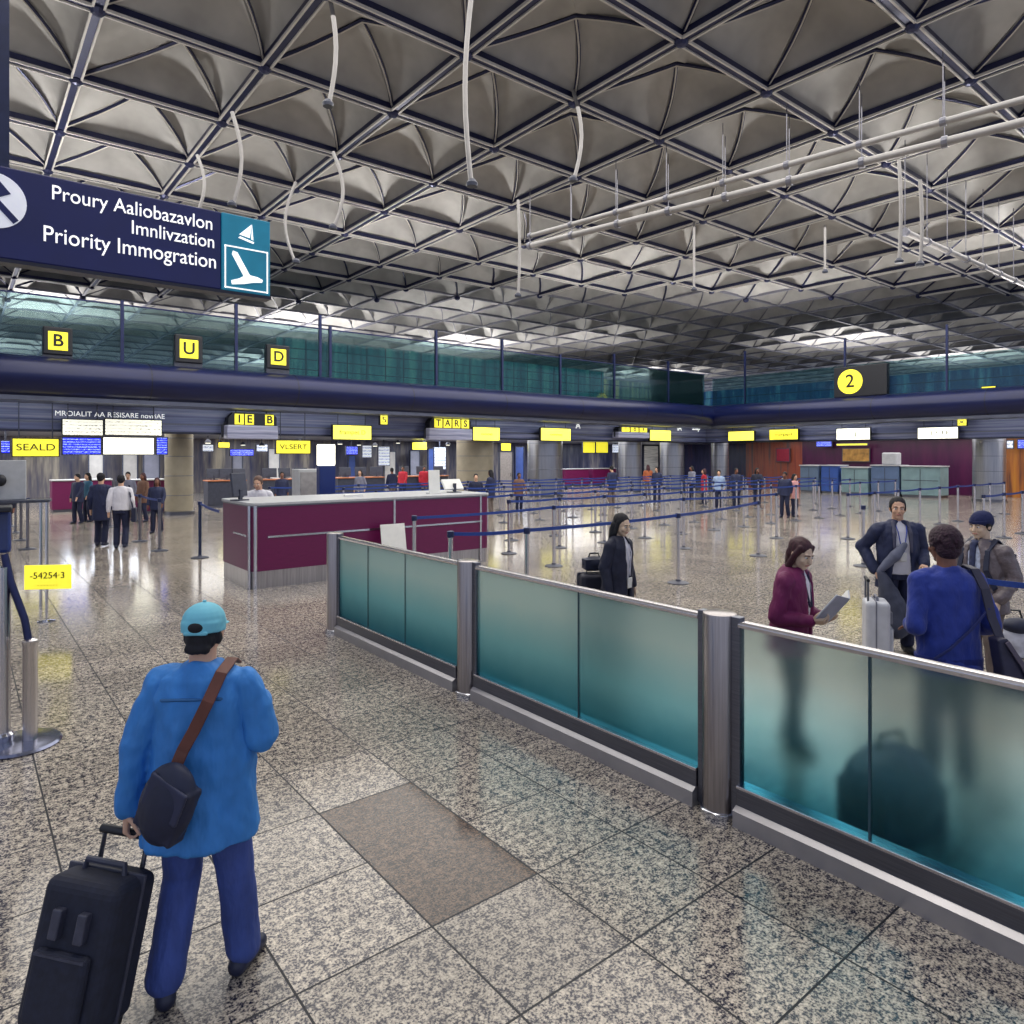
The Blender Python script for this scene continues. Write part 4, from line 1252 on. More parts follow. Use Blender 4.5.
# ---- 1 traveller with cap, seen from behind
tr = person('person', 'person in pale blue cap, blue jacket and jeans walking away with a suitcase', (-1.345, 2.99, 0), 4, 1.64, SKIN, .0055, lean=2, hyaw=0, hpitch=-3,
    armL=dict(e=(-.275, -.05, 1.13), w=(-.30, -.06, .86), d=(0.02, -.12, -1), n=(.95, .3, 0), c=.95),
    armR=dict(e=(.275, .0, 1.15), w=(.19, .20, 1.25), d=(-.3, .5, .8), n=(-.8, -.1, .2), c=.7),
    legL=dict(k=(-.105, .05, .50), a=(-.125, -.09, .085), t=24), legR=dict(k=(.135, .06, .50), a=(.155, .10, .085), t=-14),
    top=dict(m=JACK, hem=.71, flare=1.22, pad=.036, waist=1.10, sleeve=1.09, wr=.015, cuff=.97), bottom=dict(m=JEANS, fl=1.14), shoes=SHOE,
    hair=dict(s='capped', m=HAIRB, hat='cap', hm=CAPB), face=False)
v = Vol(tr['UP']); v.cap((-.13, -.135, 1.36), (.13, -.135, 1.36), .008, .008); v.done('yoke_seam', M('jacket_seam', (40, 96, 150), .7), tr['root'], .006, 1)
# shoulder bag worn across the back: strap from right shoulder to left hip
bg_ = held(tr, 'shoulder_bag', 'dark navy shoulder bag on a brown strap across the blue jacket', 'bag')
pts = [((.115, .10, 1.46), (.2, .5, 1)), ((.125, .02, 1.495), (.1, .1, 1)), ((.118, -.10, 1.465), (.1, -.8, .6)), ((.085, -.166, 1.36), (0, -1, .2)), ((.03, -.178, 1.24), (0, -1, 0)), ((-.01, -.192, 1.16), (-.1, -1, 0)), ((-.03, -.21, 1.10), (-.2, -1, 0))]
bag_strap(pts, .052, STRAPB, bg_)
v = Vol(); R = Matrix.Rotation(D(-22), 3, 'Z') @ Matrix.Rotation(D(24), 3, 'Y')
v.el((-.045, -.265, .965), (.130, .07, .185), R); v.slab((-.045, -.26, .955), (.21, .085, .25), R); v.done('bag_body', BAGN, bg_, .007, 6, .004, 10)
v = Vol(); v.slab((-.035, -.322, 1.01), (.20, .016, .15), R); v.done('bag_flap', M('bag_flap', (38, 44, 72), .55, 0, .2, 9), bg_, .006, 3)
# suitcase
T = Matrix.Rotation(D(4), 4, 'Y') @ Matrix.Rotation(D(-13), 4, 'X')
T = Matrix.Translation((0, 0, .035)) @ T
hp = wp(tr, Vector(tr['aL']['w']) + Vector((.01, .0, -.105)))
tele = .02
while (T @ Vector((0, .25 / 2 - .03, .585 + tele))).z + .012 < hp.z and tele < .3: tele += .003
gp = Matrix.Rotation(D(-10), 3, 'Z') @ (T @ Vector((0, .25 / 2 - .03, .585 + tele)))
sc_ = empty('suitcase', 'dark upright rolling suitcase tilted in the hand of the traveller in the cap', 'suitcase', (hp.x - gp.x - .01, hp.y - gp.y, .012), D(-10))
suitcase(sc_, .335, .25, .585, CASE, CASET, tele, T)

# ---- 2 woman in the maroon blazer
mw = person('person', 'person in maroon blazer reading an open booklet behind the glass', (2.20, 5.45, 0), -134, 1.66, SKINP, .0055, lean=4, hpitch=-18, hyaw=-20, female=True,
    armL=dict(e=(-.215, .02, 1.12), w=(-.09, .21, 1.10), d=(.3, 1, .15), n=(.2, 0, 1), c=.6),
    armR=dict(e=(.235, -.03, 1.11), w=(.12, .20, 1.11), d=(-.3, 1, .15), n=(-.6, 0, .7), c=.6),
    legL=dict(k=(-.09, .03, .5), a=(-.10, -.05, .085), t=8), legR=dict(k=(.09, .06, .5), a=(.10, .08, .085), t=-8),
    top=dict(m=BLAZ, open=(.16, .34), hem=.80, flare=1.16, pad=.032, waist=.93, sleeve=1.0, wr=.009, shirt=SHIRT, name='blazer'), bottom=dict(m=DARKT), shoes=BLACK,
    hair=dict(s='bob', m=HAIRM), build=1.12)
v = Vol(mw['UP']); 
for s in (-1, 1): v.cap((.055 * s, .082, 1.46), (.018 * s, .150, 1.20), .014, .010)
v.done('lapel', M('lapel_navy', (24, 26, 62), .6), mw['root'], .006, 2)
v = Vol(mw['UP']); v.slab((.13, .158, .93), (.06, .012, .085)); v.done('name_badge', M('badge_grey', (150, 150, 165), .4), mw['root'], .005, 1)
bk = held(mw, 'booklet', 'open pale booklet held by the person in the maroon blazer', 'booklet')
for s, nm in ((-1, 1), (1, 2)):
    R = Matrix.Translation((.015, .315, 1.13)) @ Matrix.Rotation(D(56), 4, 'X') @ Matrix.Rotation(D(-26 * s), 4, 'Y')
    m = MB(); m.box(min(0, .15 * s), max(0, .15 * s), -.02, .24, 0, .008, mtx=R); m.build('cover', M('booklet_cover', (176, 178, 192), .5), bk)
    m = MB(); m.box(min(.004 * s, .145 * s), max(.004 * s, .145 * s), -.015, .235, .008, .016, mtx=R); m.build('page', WHITE, bk)

# ---- 3 man in the blue jumper, from behind
bm_ = person('person', 'person in blue jumper with curly hair seen from behind, bag on right shoulder', (3.02, 4.78, 0), -2, 1.79, SKIND, .0055, lean=2, hyaw=6, hpitch=-4,
    armL=dict(e=(-.235, -.06, 1.10), w=(-.14, .19, 1.06), d=(.4, 1, 0), n=(.2, 0, -1), c=.5),
    armR=dict(e=(.245, -.07, 1.12), w=(.19, .17, 1.02), d=(-.1, 1, -.2), n=(-1, 0, 0), c=.6),
    legL=dict(k=(-.10, .03, .5), a=(-.13, -.03, .085), t=12), legR=dict(k=(.11, .05, .5), a=(.14, .05, .085), t=-12),
    top=dict(m=JUMP, hem=.80, flare=1.0, pad=.028, waist=.95, sleeve=1.0, wr=.010, name='jumper'), bottom=dict(m=DARKT), shoes=SHOE, hair=dict(s='curly', m=HAIRC), face=True, build=1.0)
v = Vol(bm_['UP']); v.rings([(.785, .205, .145, 0, 0), (.90, .210, .150, 0, 0)]); v.done('ribbed_hem', M('jumper_rib', (28, 42, 116), .85, 0, .3, 60, (1, 1, .05), .4, .004), bm_['root'], .007, 2)
sb = held(bm_, 'shoulder_bag', 'dark leather shoulder bag hanging on the right side of the person in the blue jumper', 'bag')
pts = [((.135, .11, 1.38), (.1, 1, .3)), ((.15, .03, 1.49), (.1, .2, 1)), ((.15, -.06, 1.475), (.1, -.5, 1)), ((.165, -.135, 1.36), (.1, -1, .2)), ((.185, -.165, 1.18), (.1, -1, 0)), ((.22, -.20, 1.03), (.2, -1, 0))]
bag_strap(pts, .06, M('bag_strap_dark', (46, 44, 64), .6), sb)
pts = [((.175, -.158, 1.24), (.1, -1, .1)), ((.06, -.153, 1.10), (0, -1, .1)), ((-.08, -.153, .97), (0, -1, 0)), ((-.16, -.125, .90), (-.5, -1, 0))]
bag_strap(pts, .016, M('thin_strap', (24, 36, 96), .6), sb, 'thin_strap')
v = Vol(); R = Matrix.Rotation(D(-12), 3, 'Y')
v.addp(lambda: v.loft([[Vector(p) + Vector((0, y, 0)) for p in ((.15, -.18, 1.06), (.21, -.18, 1.07), (.45, -.18, .72), (.42, -.18, .67), (.20, -.18, .70))] for y in (0, -.10)]))
v.done('bag_body', M('bag_leather', (40, 40, 66), .5, 0, .25, 9, None, .2, .01), sb, .008, 6, .004, 9)
pts = [((.20, -.285, 1.05), (0, -1, 0)), ((.29, -.295, .9), (0, -1, 0)), ((.37, -.29, .73), (0, -1, 0))]
bag_strap(pts, .03, M('bag_trim', (84, 76, 92), .5), sb, 'bag_trim')

# ---- 4 man facing us in an open dark coat
mf = person('person', 'person facing forward in open dark coat, white shirt and blue lanyard', (4.50, 8.05, 0), 172, 1.80, SKIN, .0055, lean=0, hpitch=-4, hyaw=-14,
    armR=dict(e=(.345, -.10, 1.18), w=(.26, .06, .93), d=(-.2, .35, -1), n=(-.8, .3, 0), c=.7),
    armL=dict(e=(-.27, -.02, 1.15), w=(-.20, .20, 1.02), d=(.5, 1, -.1), n=(.3, 0, -1), c=.5),
    top=dict(m=COAT, open=(.50, .50), hem=.74, flare=1.12, pad=.036, waist=1.0, sleeve=1.08, wr=.012, shirt=SHIRT, name='coat'), bottom=dict(m=DARKT), shoes=BLACK, hair=dict(s='short', m=HAIRB), build=1.08)
v = Vol(mf['UP'])
for s in (-1, 1): v.chain([(.06 * s, .075, 1.47), (.045 * s, .128, 1.38), (.012 * s, .148, 1.16)], [.006, .006, .006], 8)
v.done('lanyard', M('lanyard_blue', (40, 70, 170), .5), mf['root'], .004, 1)
v = Vol(mf['UP']); v.slab((0, .152, 1.10), (.07, .012, .10)); v.done('name_badge', WHITE, mf['root'], .005, 1)
v = Vol(mf['UP'])
for s in (-1, 1): v.chain([(.075 * s, .065, 1.48), (.085 * s, .125, 1.36), (.09 * s, .150, 1.16)], [.022, .024, .012], 10)
v.done('coat_lapel', M('lapel_grey', (72, 72, 92), .6, 0, .2, 9), mf['root'], .006, 3)
dc = held(mf, 'folded_coat', 'dark grey coat hanging from the hand of the person facing forward', 'coat')
v = Vol(); v.chain([(.22, .13, .90), (.16, .17, .66), (.10, .20, .34)], [.035, .10, .13]); v.chain([(.20, .13, .88), (.10, .18, .62), (.0, .20, .38)], [.03, .08, .11])
v.done('coat_cloth', M('coat_grey', (62, 66, 84), .8, 0, .25, 7, None, .3, .02), dc, .009, 4, .02, 7)
v = Vol(); v.chain([(.24, .12, .93), (.10, .19, 1.12), (.0, .185, 1.24)], [.03, .055, .03]); v.done('coat_sleeve', M('coat_sleeve', (96, 100, 120), .8, 0, .25, 7, None, .3, .02), dc, .008, 3, .008, 9)
p = AT(876, 7.55)
wc = empty('suitcase', 'pale silver suitcase standing behind the glass beside the hanging dark coat', 'suitcase', (p.x, p.y, 0), D(70))
suitcase(wc, .34, .24, .72, M('silver_shell', (196, 198, 206), .4, 0, .08, 8), M('silver_trim', (120, 122, 136), .4), .22)

# ---- 5 person with beanie
bn = person('person', 'person in navy beanie and brown leather jacket with a backpack', (4.62, 6.75, 0), 108, 1.73, SKINP, .0055, lean=2, hpitch=-8, hyaw=4,
    armL=dict(e=(-.25, -.08, 1.14), w=(-.22, .10, .94), d=(0, .4, -1), n=(1, .2, 0), c=.5), armR=dict(e=(.25, -.06, 1.14), w=(.20, .16, 1.0), d=(-.1, .8, -.5), n=(-1, 0, 0), c=.5),
    top=dict(m=LEATH, open=(.30, .42), hem=.80, flare=1.1, pad=.034, waist=1.0, sleeve=1.12, wr=.014, shirt=M('mottled_scarf_shirt', (170, 178, 200), .8, 0, .45, 16), name='leather_jacket'), bottom=dict(m=GREYT), shoes=SHOE, hair=dict(s='short', m=HAIRB, hat='beanie', hm=BEAN))
v = Vol(bn['UP'])
for q in range(12):
    t0, t1 = 2 * PI * q / 12, 2 * PI * (q + 1) / 12
    v.cap((.075 * math.cos(t0), .0 + .080 * math.sin(t0), 1.47), (.075 * math.cos(t1), .0 + .080 * math.sin(t1), 1.47), .026, .026, 8)
v.cap((.02, .10, 1.45), (.0, .165, 1.20), .03, .02)
v.done('scarf', M('dark_scarf', (56, 62, 92), .85, 0, .4, 18), bn['root'], .007, 3, .005, 12)
bp = held(bn, 'backpack', 'dark navy backpack on the person in the beanie', 'backpack')
v = Vol(); v.el((0, -.235, 1.20), (.15, .09, .23)); v.slab((0, -.225, 1.16), (.25, .13, .36)); v.done('pack_body', BAGN, bp, .008, 6, .006, 9)
v = Vol(); v.el((0, -.315, 1.08), (.10, .04, .10)); v.done('pack_pocket', M('pack_pocket', (40, 46, 80), .6), bp, .007, 3)
for s in (-1, 1):
    bag_strap([((.10 * s, -.16, 1.40), (0, -.6, .8)), ((.12 * s, -.02, 1.495), (0, 0, 1)), ((.125 * s, .10, 1.40), (0, 1, .4)), ((.135 * s, .145, 1.22), (.2 * s, 1, 0)), ((.18 * s, .09, 1.04), (s, 1, 0)), ((.17 * s, -.10, .98), (s, -.5, 0))], .05, M('pack_strap', (30, 36, 62), .6), bp)

# ---- 6 woman in the black suit with suitcase
bs = person('person', 'person in black suit with long dark hair standing beside a black suitcase', (1.155, 7.55, 0), -132, 1.66, SKINP, .0065, lean=2, hpitch=-14, hyaw=-10, female=True,
    top=dict(m=SUIT, open=(.18, .34), hem=.78, flare=1.14, pad=.034, waist=.95, sleeve=1.05, wr=.010, shirt=SHIRT, name='suit_jacket'), bottom=dict(m=DARKT), shoes=BLACK, hair=dict(s='long', m=HAIRB))
v = Vol(bs['UP'])
for s in (-1, 1): v.chain([(.055 * s, .085, 1.46), (.035 * s, .15, 1.32), (.005, .166, 1.06)], [.006, .006, .006], 8)
v.done('lanyard', M('lanyard_white', (200, 200, 214), .5), bs['root'], .004, 1)
v = Vol(bs['UP']); v.slab((.01, .172, .98), (.075, .012, .12)); v.done('name_badge', WHITE, bs['root'], .005, 1)
p = AT(594, 7.9)
k_ = empty('suitcase', 'black suitcase standing left of the person in the black suit', 'suitcase', (p.x, p.y, 0), D(12))
suitcase(k_, .36, .26, .95, M('case_black', (26, 28, 46), .6, 0, .2, 20), CASET, 0)
cb = empty('travel_bag', 'small dark bag resting on top of the black suitcase', 'bag', (p.x, p.y, .985), D(12))
v = Vol(); v.el((0, 0, .08), (.14, .09, .08)); v.slab((0, 0, .07), (.25, .15, .12)); v.done('bag_body', BAGN, cb, .008, 5)
m = MB(); m.tube([(-.07, 0, .13), (-.05, 0, .19), (.05, 0, .19), (.07, 0, .13)], .01, 8); m.build('bag_handle', BLACK, cb, True)

# ---- things behind the glass and by the right edge
o = empty('travel_bag', 'round dark travel bag on the floor blurred behind the nearest glass', 'bag', (2.32, 4.22, 0), D(20))  # a person's reflection, built as a bag-shaped solid
v = Vol(); v.el((0, 0, .27), (.31, .24, .27)); v.slab((0, 0, .16), (.5, .36, .30)); v.done('bag_body', BAGN, o, .012, 6, .01, 7)
m = MB(); m.tube([(-.12, .0, .50), (-.08, 0, .60), (.08, 0, .60), (.12, 0, .50)], .014, 8); m.build('bag_handle', BLACK, o, True)
m = MB(); m.tube([(-.29, -.02, .34), (-.15, -.03, .49), (.15, -.03, .49), (.29, -.02, .34)], .008, 6); m.build('zip', CASET, o, True)
p = AT(1013, 7.9)
o = empty('travel_bag', 'pale bag with dark flap on the floor at the right edge', 'bag', (p.x, p.y, 0), D(-20))
v = Vol(); v.el((0, 0, .20), (.20, .14, .20)); v.slab((0, 0, .14), (.34, .22, .26)); v.done('bag_body', M('pale_bag', (190, 192, 204), .7, 0, .2, 9), o, .01, 5, .008, 9)
v = Vol(); v.el((.03, -.06, .36), (.17, .12, .09)); v.done('flap', BAGN, o, .009, 4)
m = MB(); m.tube([(-.1, .02, .40), (-.06, .02, .52), (.07, .02, .52), (.1, .02, .40)], .012, 8); m.build('bag_handle', BLACK, o, True)

# ---- the pair walking away on the left, the clerk, and people far back
arm_sw = dict(e=(-.24, -.08, 1.15), w=(-.25, -.06, .90), d=(0, .1, -1), n=(1, 0, 0), c=.4)
p = AT(121, 17.0)
w1 = person('person', 'person in white top and dark trousers walking away in the left lane', (p.x, p.y, 0), 20, 1.80, SKIN, .012, hpitch=-5, armL=arm_sw,
    legL=dict(k=(-.1, .10, .50), a=(-.10, .02, .085), t=6), legR=dict(k=(.1, .02, .5), a=(.11, -.16, .12), t=-6), top=dict(m=SHIRT, hem=.92, flare=1.0, pad=.02, wr=.008, name='shirt'), bottom=dict(m=DARKT), hair=dict(s='short', m=HAIRB), face=False, detail=False)
o = held(w1, 'shoulder_bag', 'dark bag at the hip of the person in the white top', 'bag')
v = Vol(); v.slab((.28, .0, .80), (.10, .24, .34)); v.done('bag_body', BAGN, o, .012, 5)
bag_strap([((.26, .08, .96), (1, .5, 0)), ((.20, .06, 1.30), (.6, 1, 0)), ((.17, 0, 1.50), (0, 0, 1)), ((.20, -.08, 1.30), (.6, -1, 0)), ((.26, -.08, .96), (1, -.5, 0))], .04, BAGN, o)
p = AT(101, 17.4)
person('person', 'person in long dark navy coat walking beside the one in the white top', (p.x, p.y, 0), 8, 1.84, SKIN, .012, top=dict(m=COAT, hem=.62, flare=1.02, pad=.02, wr=.008, name='coat'), bottom=dict(m=DARKT), hair=dict(s='short', m=HAIRB), face=False, detail=False,
    legL=dict(k=(-.1, .10, .50), a=(-.10, .06, .085), t=6), legR=dict(k=(.1, .02, .5), a=(.11, -.10, .11), t=-6))
p = W(pl1(259, 14.25)[0], 14.25)
person('person', 'clerk in pale shirt leaning behind the left end of the maroon desk', (p.x, p.y, 0), 200, 1.88, SKIN, .012, lean=8, hpitch=-12, hyaw=-20, armL=dict(e=(-.25, .1, 1.2), w=(-.2, .32, 1.16), d=(0, 1, -.1), n=(0, 0, -1), c=.2), armR=dict(e=(.26, .08, 1.2), w=(.2, .3, 1.16), d=(0, 1, -.1), n=(0, 0, -1), c=.2),
    top=dict(m=M('pale_shirt', (200, 200, 210), .7), hem=.9, flare=1.0, pad=.02, name='shirt'), bottom=dict(m=DARKT), hair=dict(s='short', m=M('hair_brown', (92, 66, 56), .6)), face=True, detail=False)
OR_ = M('orange_coat', (168, 92, 56), .8); RED = M('red_top', (170, 30, 50), .8); PNK = M('pink_top', (206, 150, 150), .8); GRY = M('grey_top', (120, 122, 140), .8); TEA = M('teal_top', (50, 100, 130), .8); LBL = M('pale_blue_top', (150, 172, 206), .8); BRO = M('brown_top', (110, 80, 66), .8)
far = [ # u, head row, jacket, yaw, height, label
 (476, 474, DARKT, 190, 1.62, 'person in navy behind the right end of the maroon desk'),
 (491, 470, COAT, 60, 1.72, 'person in long dark coat with pale sash right of the maroon desk'),
 (519, 473, BRO, 200, 1.60, 'person in brown before the grey door by the wide column'),
 (612, 466, COAT, 30, 1.78, 'dark figure left of the second steel column by the dim shop'),
 (648, 465, OR_, 10, 1.78, 'person in orange brown coat in the pale doorway between columns'),
 (657, 467, COAT, 150, 1.74, 'person in dark coat beside the one in orange brown'),
 (692, 466, GRY, 120, 1.74, 'person in grey by the dark doorway, left of the last column'),
 (704, 469, RED, 80, 1.68, 'person in red left of the last narrow column'),
 (719, 470, LBL, 170, 1.66, 'person in pale blue before the last narrow column'),
 (736, 468, COAT, 185, 1.70, 'person in dark coat just right of the last narrow column'),
 (757, 468, SUIT, 175, 1.72, 'person in black facing forward before the blue wall'),
 (785, 472, COAT, 140, 1.66, 'person with dark hair by the orange wall, left of a pair'),
 (794, 474, PNK, 210, 1.62, 'person in pink by the orange wall, right of a pair'),
 (392, 468, COAT, 40, 1.70, 'person in dark coat far behind the middle of the maroon desk'),
 (403, 466, RED, 160, 1.74, 'person in red far behind the maroon desk'),
 (424, 466, RED, 200, 1.72, 'person in red standing left of the plain wide column'),
 (4, 478, SUIT, 200, 1.70, 'dark figure at the left edge beside the grey podium'),
 (78, 474, COAT, 170, 1.66, 'person in dark coat at the far left counters'),
 (88, 473, TEA, 150, 1.68, 'person in teal at the far left counters'),
 (128, 472, GRY, 190, 1.70, 'person in grey at the far left counters'),
 (143, 473, BRO, 160, 1.68, 'person in brown at the far left counters'),
 (157, 478, COAT, 190, 1.62, 'person in navy left of the plain narrow column'),
 (282, 472, COAT, 200, 1.66, 'person in navy behind the desk, left of the tall grey cabinet'),
 (360, 470, GRY, 160, 1.68, 'person in grey behind the middle of the maroon desk'),
]
rf_ = random.Random(11)
for u, hv, mt, yw, hh_, lab in far:
    y = FP * (CH - hh_) / (hv - VH)
    p = AT(u, y)
    a_ = -SB * p.x + CB * p.y; b_ = CB * p.x + SB * p.y
    if b_ > 7 and 10 < a_ < 24:            # stand between two rope lanes
        a_ = min((11.6, 13.55, 15.45, 17.4, 19.5, 21.7, 24.3), key=lambda q: abs(q - a_)); b_, yy = pl1(u, a_); hh_ = min(1.86, max(1.5, CH - (hv - VH) * yy / FP)); p = W(b_, a_)
    sw_ = rf_.uniform(-.08, .12)
    person('person', lab, (p.x, p.y, 0), yw, hh_, SKIN if rf_.random() < .7 else SKIND, .018, hpitch=rf_.uniform(-12, 2), hyaw=rf_.uniform(-15, 15),
        armL=dict(e=(-.24, sw_, 1.16), w=(-.22, .08 + sw_ * 2, .95), d=(0, .4, -1), n=(1, 0, 0), c=.3),
        legL=dict(k=(-.10, .05, .50), a=(-.11, -.05, .085), t=8), legR=dict(k=(.10, .05, .50), a=(.11, .04, .085), t=-8),
        top=dict(m=mt, hem=rf_.uniform(.66, .88), flare=1.08, pad=.028, wr=0, collar=0, name='coat'), bottom=dict(m=DARKT if rf_.random() < .7 else GREYT), hair=dict(s='short' if rf_.random() < .6 else 'long', m=HAIRB if rf_.random() < .7 else HAIRM), face=False, detail=False, group='travellers far across the hall')

# ================================================================== furniture under the mezzanine
def counter1(u0, u1, a, h, mat, lab, grp, depth=.8, top=LGREY, monitors=0):
    b0, b1 = pl1(u0, a)[0], pl1(u1, a)[0]
    o = empty('check_in_counter', lab, 'counter', W((b0 + b1) / 2, a), TH, grp); w = (b1 - b0) / 2
    m = MB(); m.box(-w, w, 0, depth, .1, h); m.build('front', mat, o, bevel=.02)
    m = MB(); m.box(-w + .02, w - .02, .03, depth - .03, 0, .1); m.build('plinth', STEELD, o)
    m = MB(); m.box(-w - .03, w + .03, -.05, depth + .05, h, h + .05); m.build('worktop', top, o, bevel=.01)
    return o
WOOD = M('orange_wood', (172, 106, 70), .5, 0, .15, 3)
counter1(52, 112, 33, 1.25, MAROON, 'maroon counter far left, left one of two in the left lane', 'maroon counters across the hall')
counter1(124, 166, 30, 1.3, MAROON, 'maroon counter behind the pair walking away, by the plain column', 'maroon counters across the hall')
counter1(565, 589, 36.5, 1.25, MAROON, 'small maroon counter in the dim shop, left of a pair', 'maroon counters across the hall')
counter1(593, 616, 36.5, 1.25, MAROON, 'small maroon counter in the dim shop, right of a pair', 'maroon counters across the hall')
for u0, u1, lab in ((208, 246, 'wood topped dark counter far behind the clerk'), (262, 308, 'wood topped dark counter left of the tall grey cabinet'), (338, 384, 'wood topped dark counter behind the middle of the maroon desk'), (396, 448, 'wood topped dark counter beside the plain wide column')):
    counter1(u0, u1, 31.5, 1.15, DGREY, lab, 'wood topped counters', .7, WOOD)
    for k in range(3):
        u = u0 + (u1 - u0) * (k + .5) / 3
        b, y = pl1(u, 31.8)
        if k == 0 and u0 == 208: mo = monitor(W(b, 31.8, 1.2), TH + .2, .62, .42, 'small monitor on a wood topped counter behind the maroon desk', 8, DGREY); mo['group'] = 'monitors on the wood counters'
        else: q = copy_tree(mo); q.location = W(b, 31.8, 1.2); q.rotation_euler = (0, 0, TH + rf_.uniform(-.4, .4))
# grey door by the wide column and pale doorway with shelves
def door1(n, u0, u1, a, v0, mat, handle=True):
    b0, y = pl1(u0, a); b1, _ = pl1(u1, a); w = (b1 - b0) / 2; z = zz(v0, y)
    m = MB(); m.box(-w, w, 0, .06, 0, z); o = struct(m.build('door_%d' % n, mat, loc=W((b0 + b1) / 2, a), rot=TH))
    m = MB(); m.box(-w - .08, -w, -.03, .09, 0, z + .08); m.box(w, w + .08, -.03, .09, 0, z + .08); m.box(-w - .08, w + .08, -.03, .09, z, z + .08); m.build('door_frame', DGREY, o)
    if handle:
        m = MB(); m.tube([(w - .14, -.05, 1.0), (w - .14, -.05, 1.2)], .02, 6); m.build('door_handle', CHROME, o)
door1(1, 500, 512, 33.0, 452, M('grey_door', (150, 146, 148), .5))
door1(2, 644, 658, 43.5, 446, stripes_material('shelf_doorway', (60, 60, 70), (200, 196, 190), (90, 84, 84), 2, 4.0, .25), False)
# lit panels and screens deep under the soffit
def panel1(u0, u1, v0, v1, a, mat, lab):
    b0, y = pl1(u0, a); b1, _ = pl1(u1, a)
    o = empty('wall_panel', lab, 'display panel', W((b0 + b1) / 2, a, zz(v1, y)), TH, 'lit panels deep under the soffit'); w = (b1 - b0) / 2; h = zz(v0, y) - zz(v1, y)
    m = MB(); m.box(-w, w, 0, .08, 0, h); m.build('panel_frame', DGREY, o); m = MB(); m.box(-w + .04, w - .04, -.01, 0, .04, h - .04); m.build('panel_face', mat, o)
    m = MB(); m.box(-.03, .03, .02, .08, h, 3.3 - zz(v1, y)); m.build('hanger', DGREY, o)
PALE = screen_material('pale_panel', (196, 202, 214), (120, 130, 150), .7, 5)
for i_, (u0, u1, v0, v1, a, mt, lab) in enumerate(((346, 358, 446, 455, 39, BLUELIT, 'blue screen deep behind the middle of the maroon desk'), (362, 372, 445, 458, 40, PALE, 'pale panel deep behind the middle of the maroon desk'),
    (378, 390, 446, 466, 41, PALE, 'tall pale panel deep behind the maroon desk'), (434, 446, 447, 470, 40, PALE, 'pale panel beside the plain wide column'), (202, 214, 444, 452, 38, PALE, 'pale panel right of the plain narrow column'),
    (256, 268, 444, 452, 40, PALE, 'pale panel deep left of the yellow sign over the desk'), (0, 11, 440, 454, 30, BLUELIT, 'blue screen cut by the left edge'), (612, 619, 444, 453, 40, PALE, 'bright screen left of the second steel column'))):
    panel1(u0, u1, v0, v1, a, mt, lab)
# inspection booths before the maroon wall
def booth(u0, u1, vtop, b, mat, lab, hood=0, mat2=None):
    a0, y0 = pl2(u0, b); a1, y1 = pl2(u1, b); y = (y0 + y1) / 2
    w = abs(a0 - a1) / 2; h = zz(vtop, y)
    o = empty('inspection_booth', lab, 'booth', W(b, (a0 + a1) / 2), F2, 'booths before the maroon wall')
    m = MB(); m.box(-w, w, 0, 1.2, .12, h); m.build('booth_body', mat, o, bevel=.03)
    m = MB(); m.box(-w + .04, w - .04, .04, 1.16, 0, .12); m.build('plinth', STEELD, o)
    m = MB(); m.box(-w - .04, w + .04, -.06, 1.26, h, h + .06); m.build('worktop', LGREY, o, bevel=.01)
    m = MB(); m.box(-.015, .015, -.01, .0, .2, h - .1); m.box(-w + .08, w - .08, -.01, 0, h * .55, h * .55 + .03); m.build('front_seam', DGREY, o)
    if hood:
        m = MB(); m.box(-w * .35, w * .7, .2, .9, h + .06, h + hood); m.build('screen_hood', mat2 or LGREY, o, bevel=.08, seg=3)
BT = M('booth_steel_blue', (88, 110, 146), .45, 0, .12, 2); BG = M('booth_pale_teal', (122, 150, 156), .45, 0, .14, 2); BD = M('booth_slate', (92, 112, 138), .45, 0, .12, 2)
booth(800, 818, 466, 40.5, BD, 'slate booth by the orange wall, leftmost of the booth row')
booth(821, 838, 466, 40.6, M('booth_blue', (50, 84, 160), .45, 0, .12, 2), 'blue booth second in the booth row from the orange wall')
booth(841, 868, 468, 40.5, BG, 'pale mottled booth between the blue booths')
booth(871, 899, 466, 40.5, BT, 'steel blue booth with a grey hood before the maroon wall', .75)
booth(901, 940, 467, 40.5, BG, 'widest pale teal booth before the maroon wall')
def panel2(u0, u1, v0, v1, b, mat, lab, cat='display panel'):
    a0, y0 = pl2(u0, b); a1, _ = pl2(u1, b); y = pl2((u0 + u1) / 2, b)[1]
    w = abs(a0 - a1) / 2; z0, z1 = zz(v1, y), zz(v0, y)
    o = empty('display_panel', lab, cat, W(b, (a0 + a1) / 2, z0), F2, 'panels on the right hand walls')
    m = MB(); m.box(-w, w, 0, .06, 0, z1 - z0); m.build('panel_frame', DGREY, o); m = MB(); m.box(-w + .05, w - .05, -.012, 0, .05, z1 - z0 - .05); m.build('panel_face', mat, o)
panel2(842, 870, 448, 462, 44.4, M('amber_poster', (150, 110, 50), .5, 0, .5, 3, None, 0, .01, .15), 'amber poster on the maroon wall behind the pale mottled booth', 'poster')
panel2(816, 832, 441, 447, 44.0, BLUELIT, 'small coloured screen on the orange wall')
panel2(836, 868, 443, 446, 43.8, YEL, 'thin yellow light strip on the maroon wall')
panel2(776, 790, 448, 462, 44.4, M('red_poster', (130, 24, 50), .5), 'red poster on the wall behind the pink person', 'poster')
panel2(1006, 1014, 440, 449, 44.0, PALE, 'small pale screen right of the round column, nearer the column')
panel2(1017, 1028, 439, 449, 44.0, BLUELIT, 'small blue screen cut by the right edge')
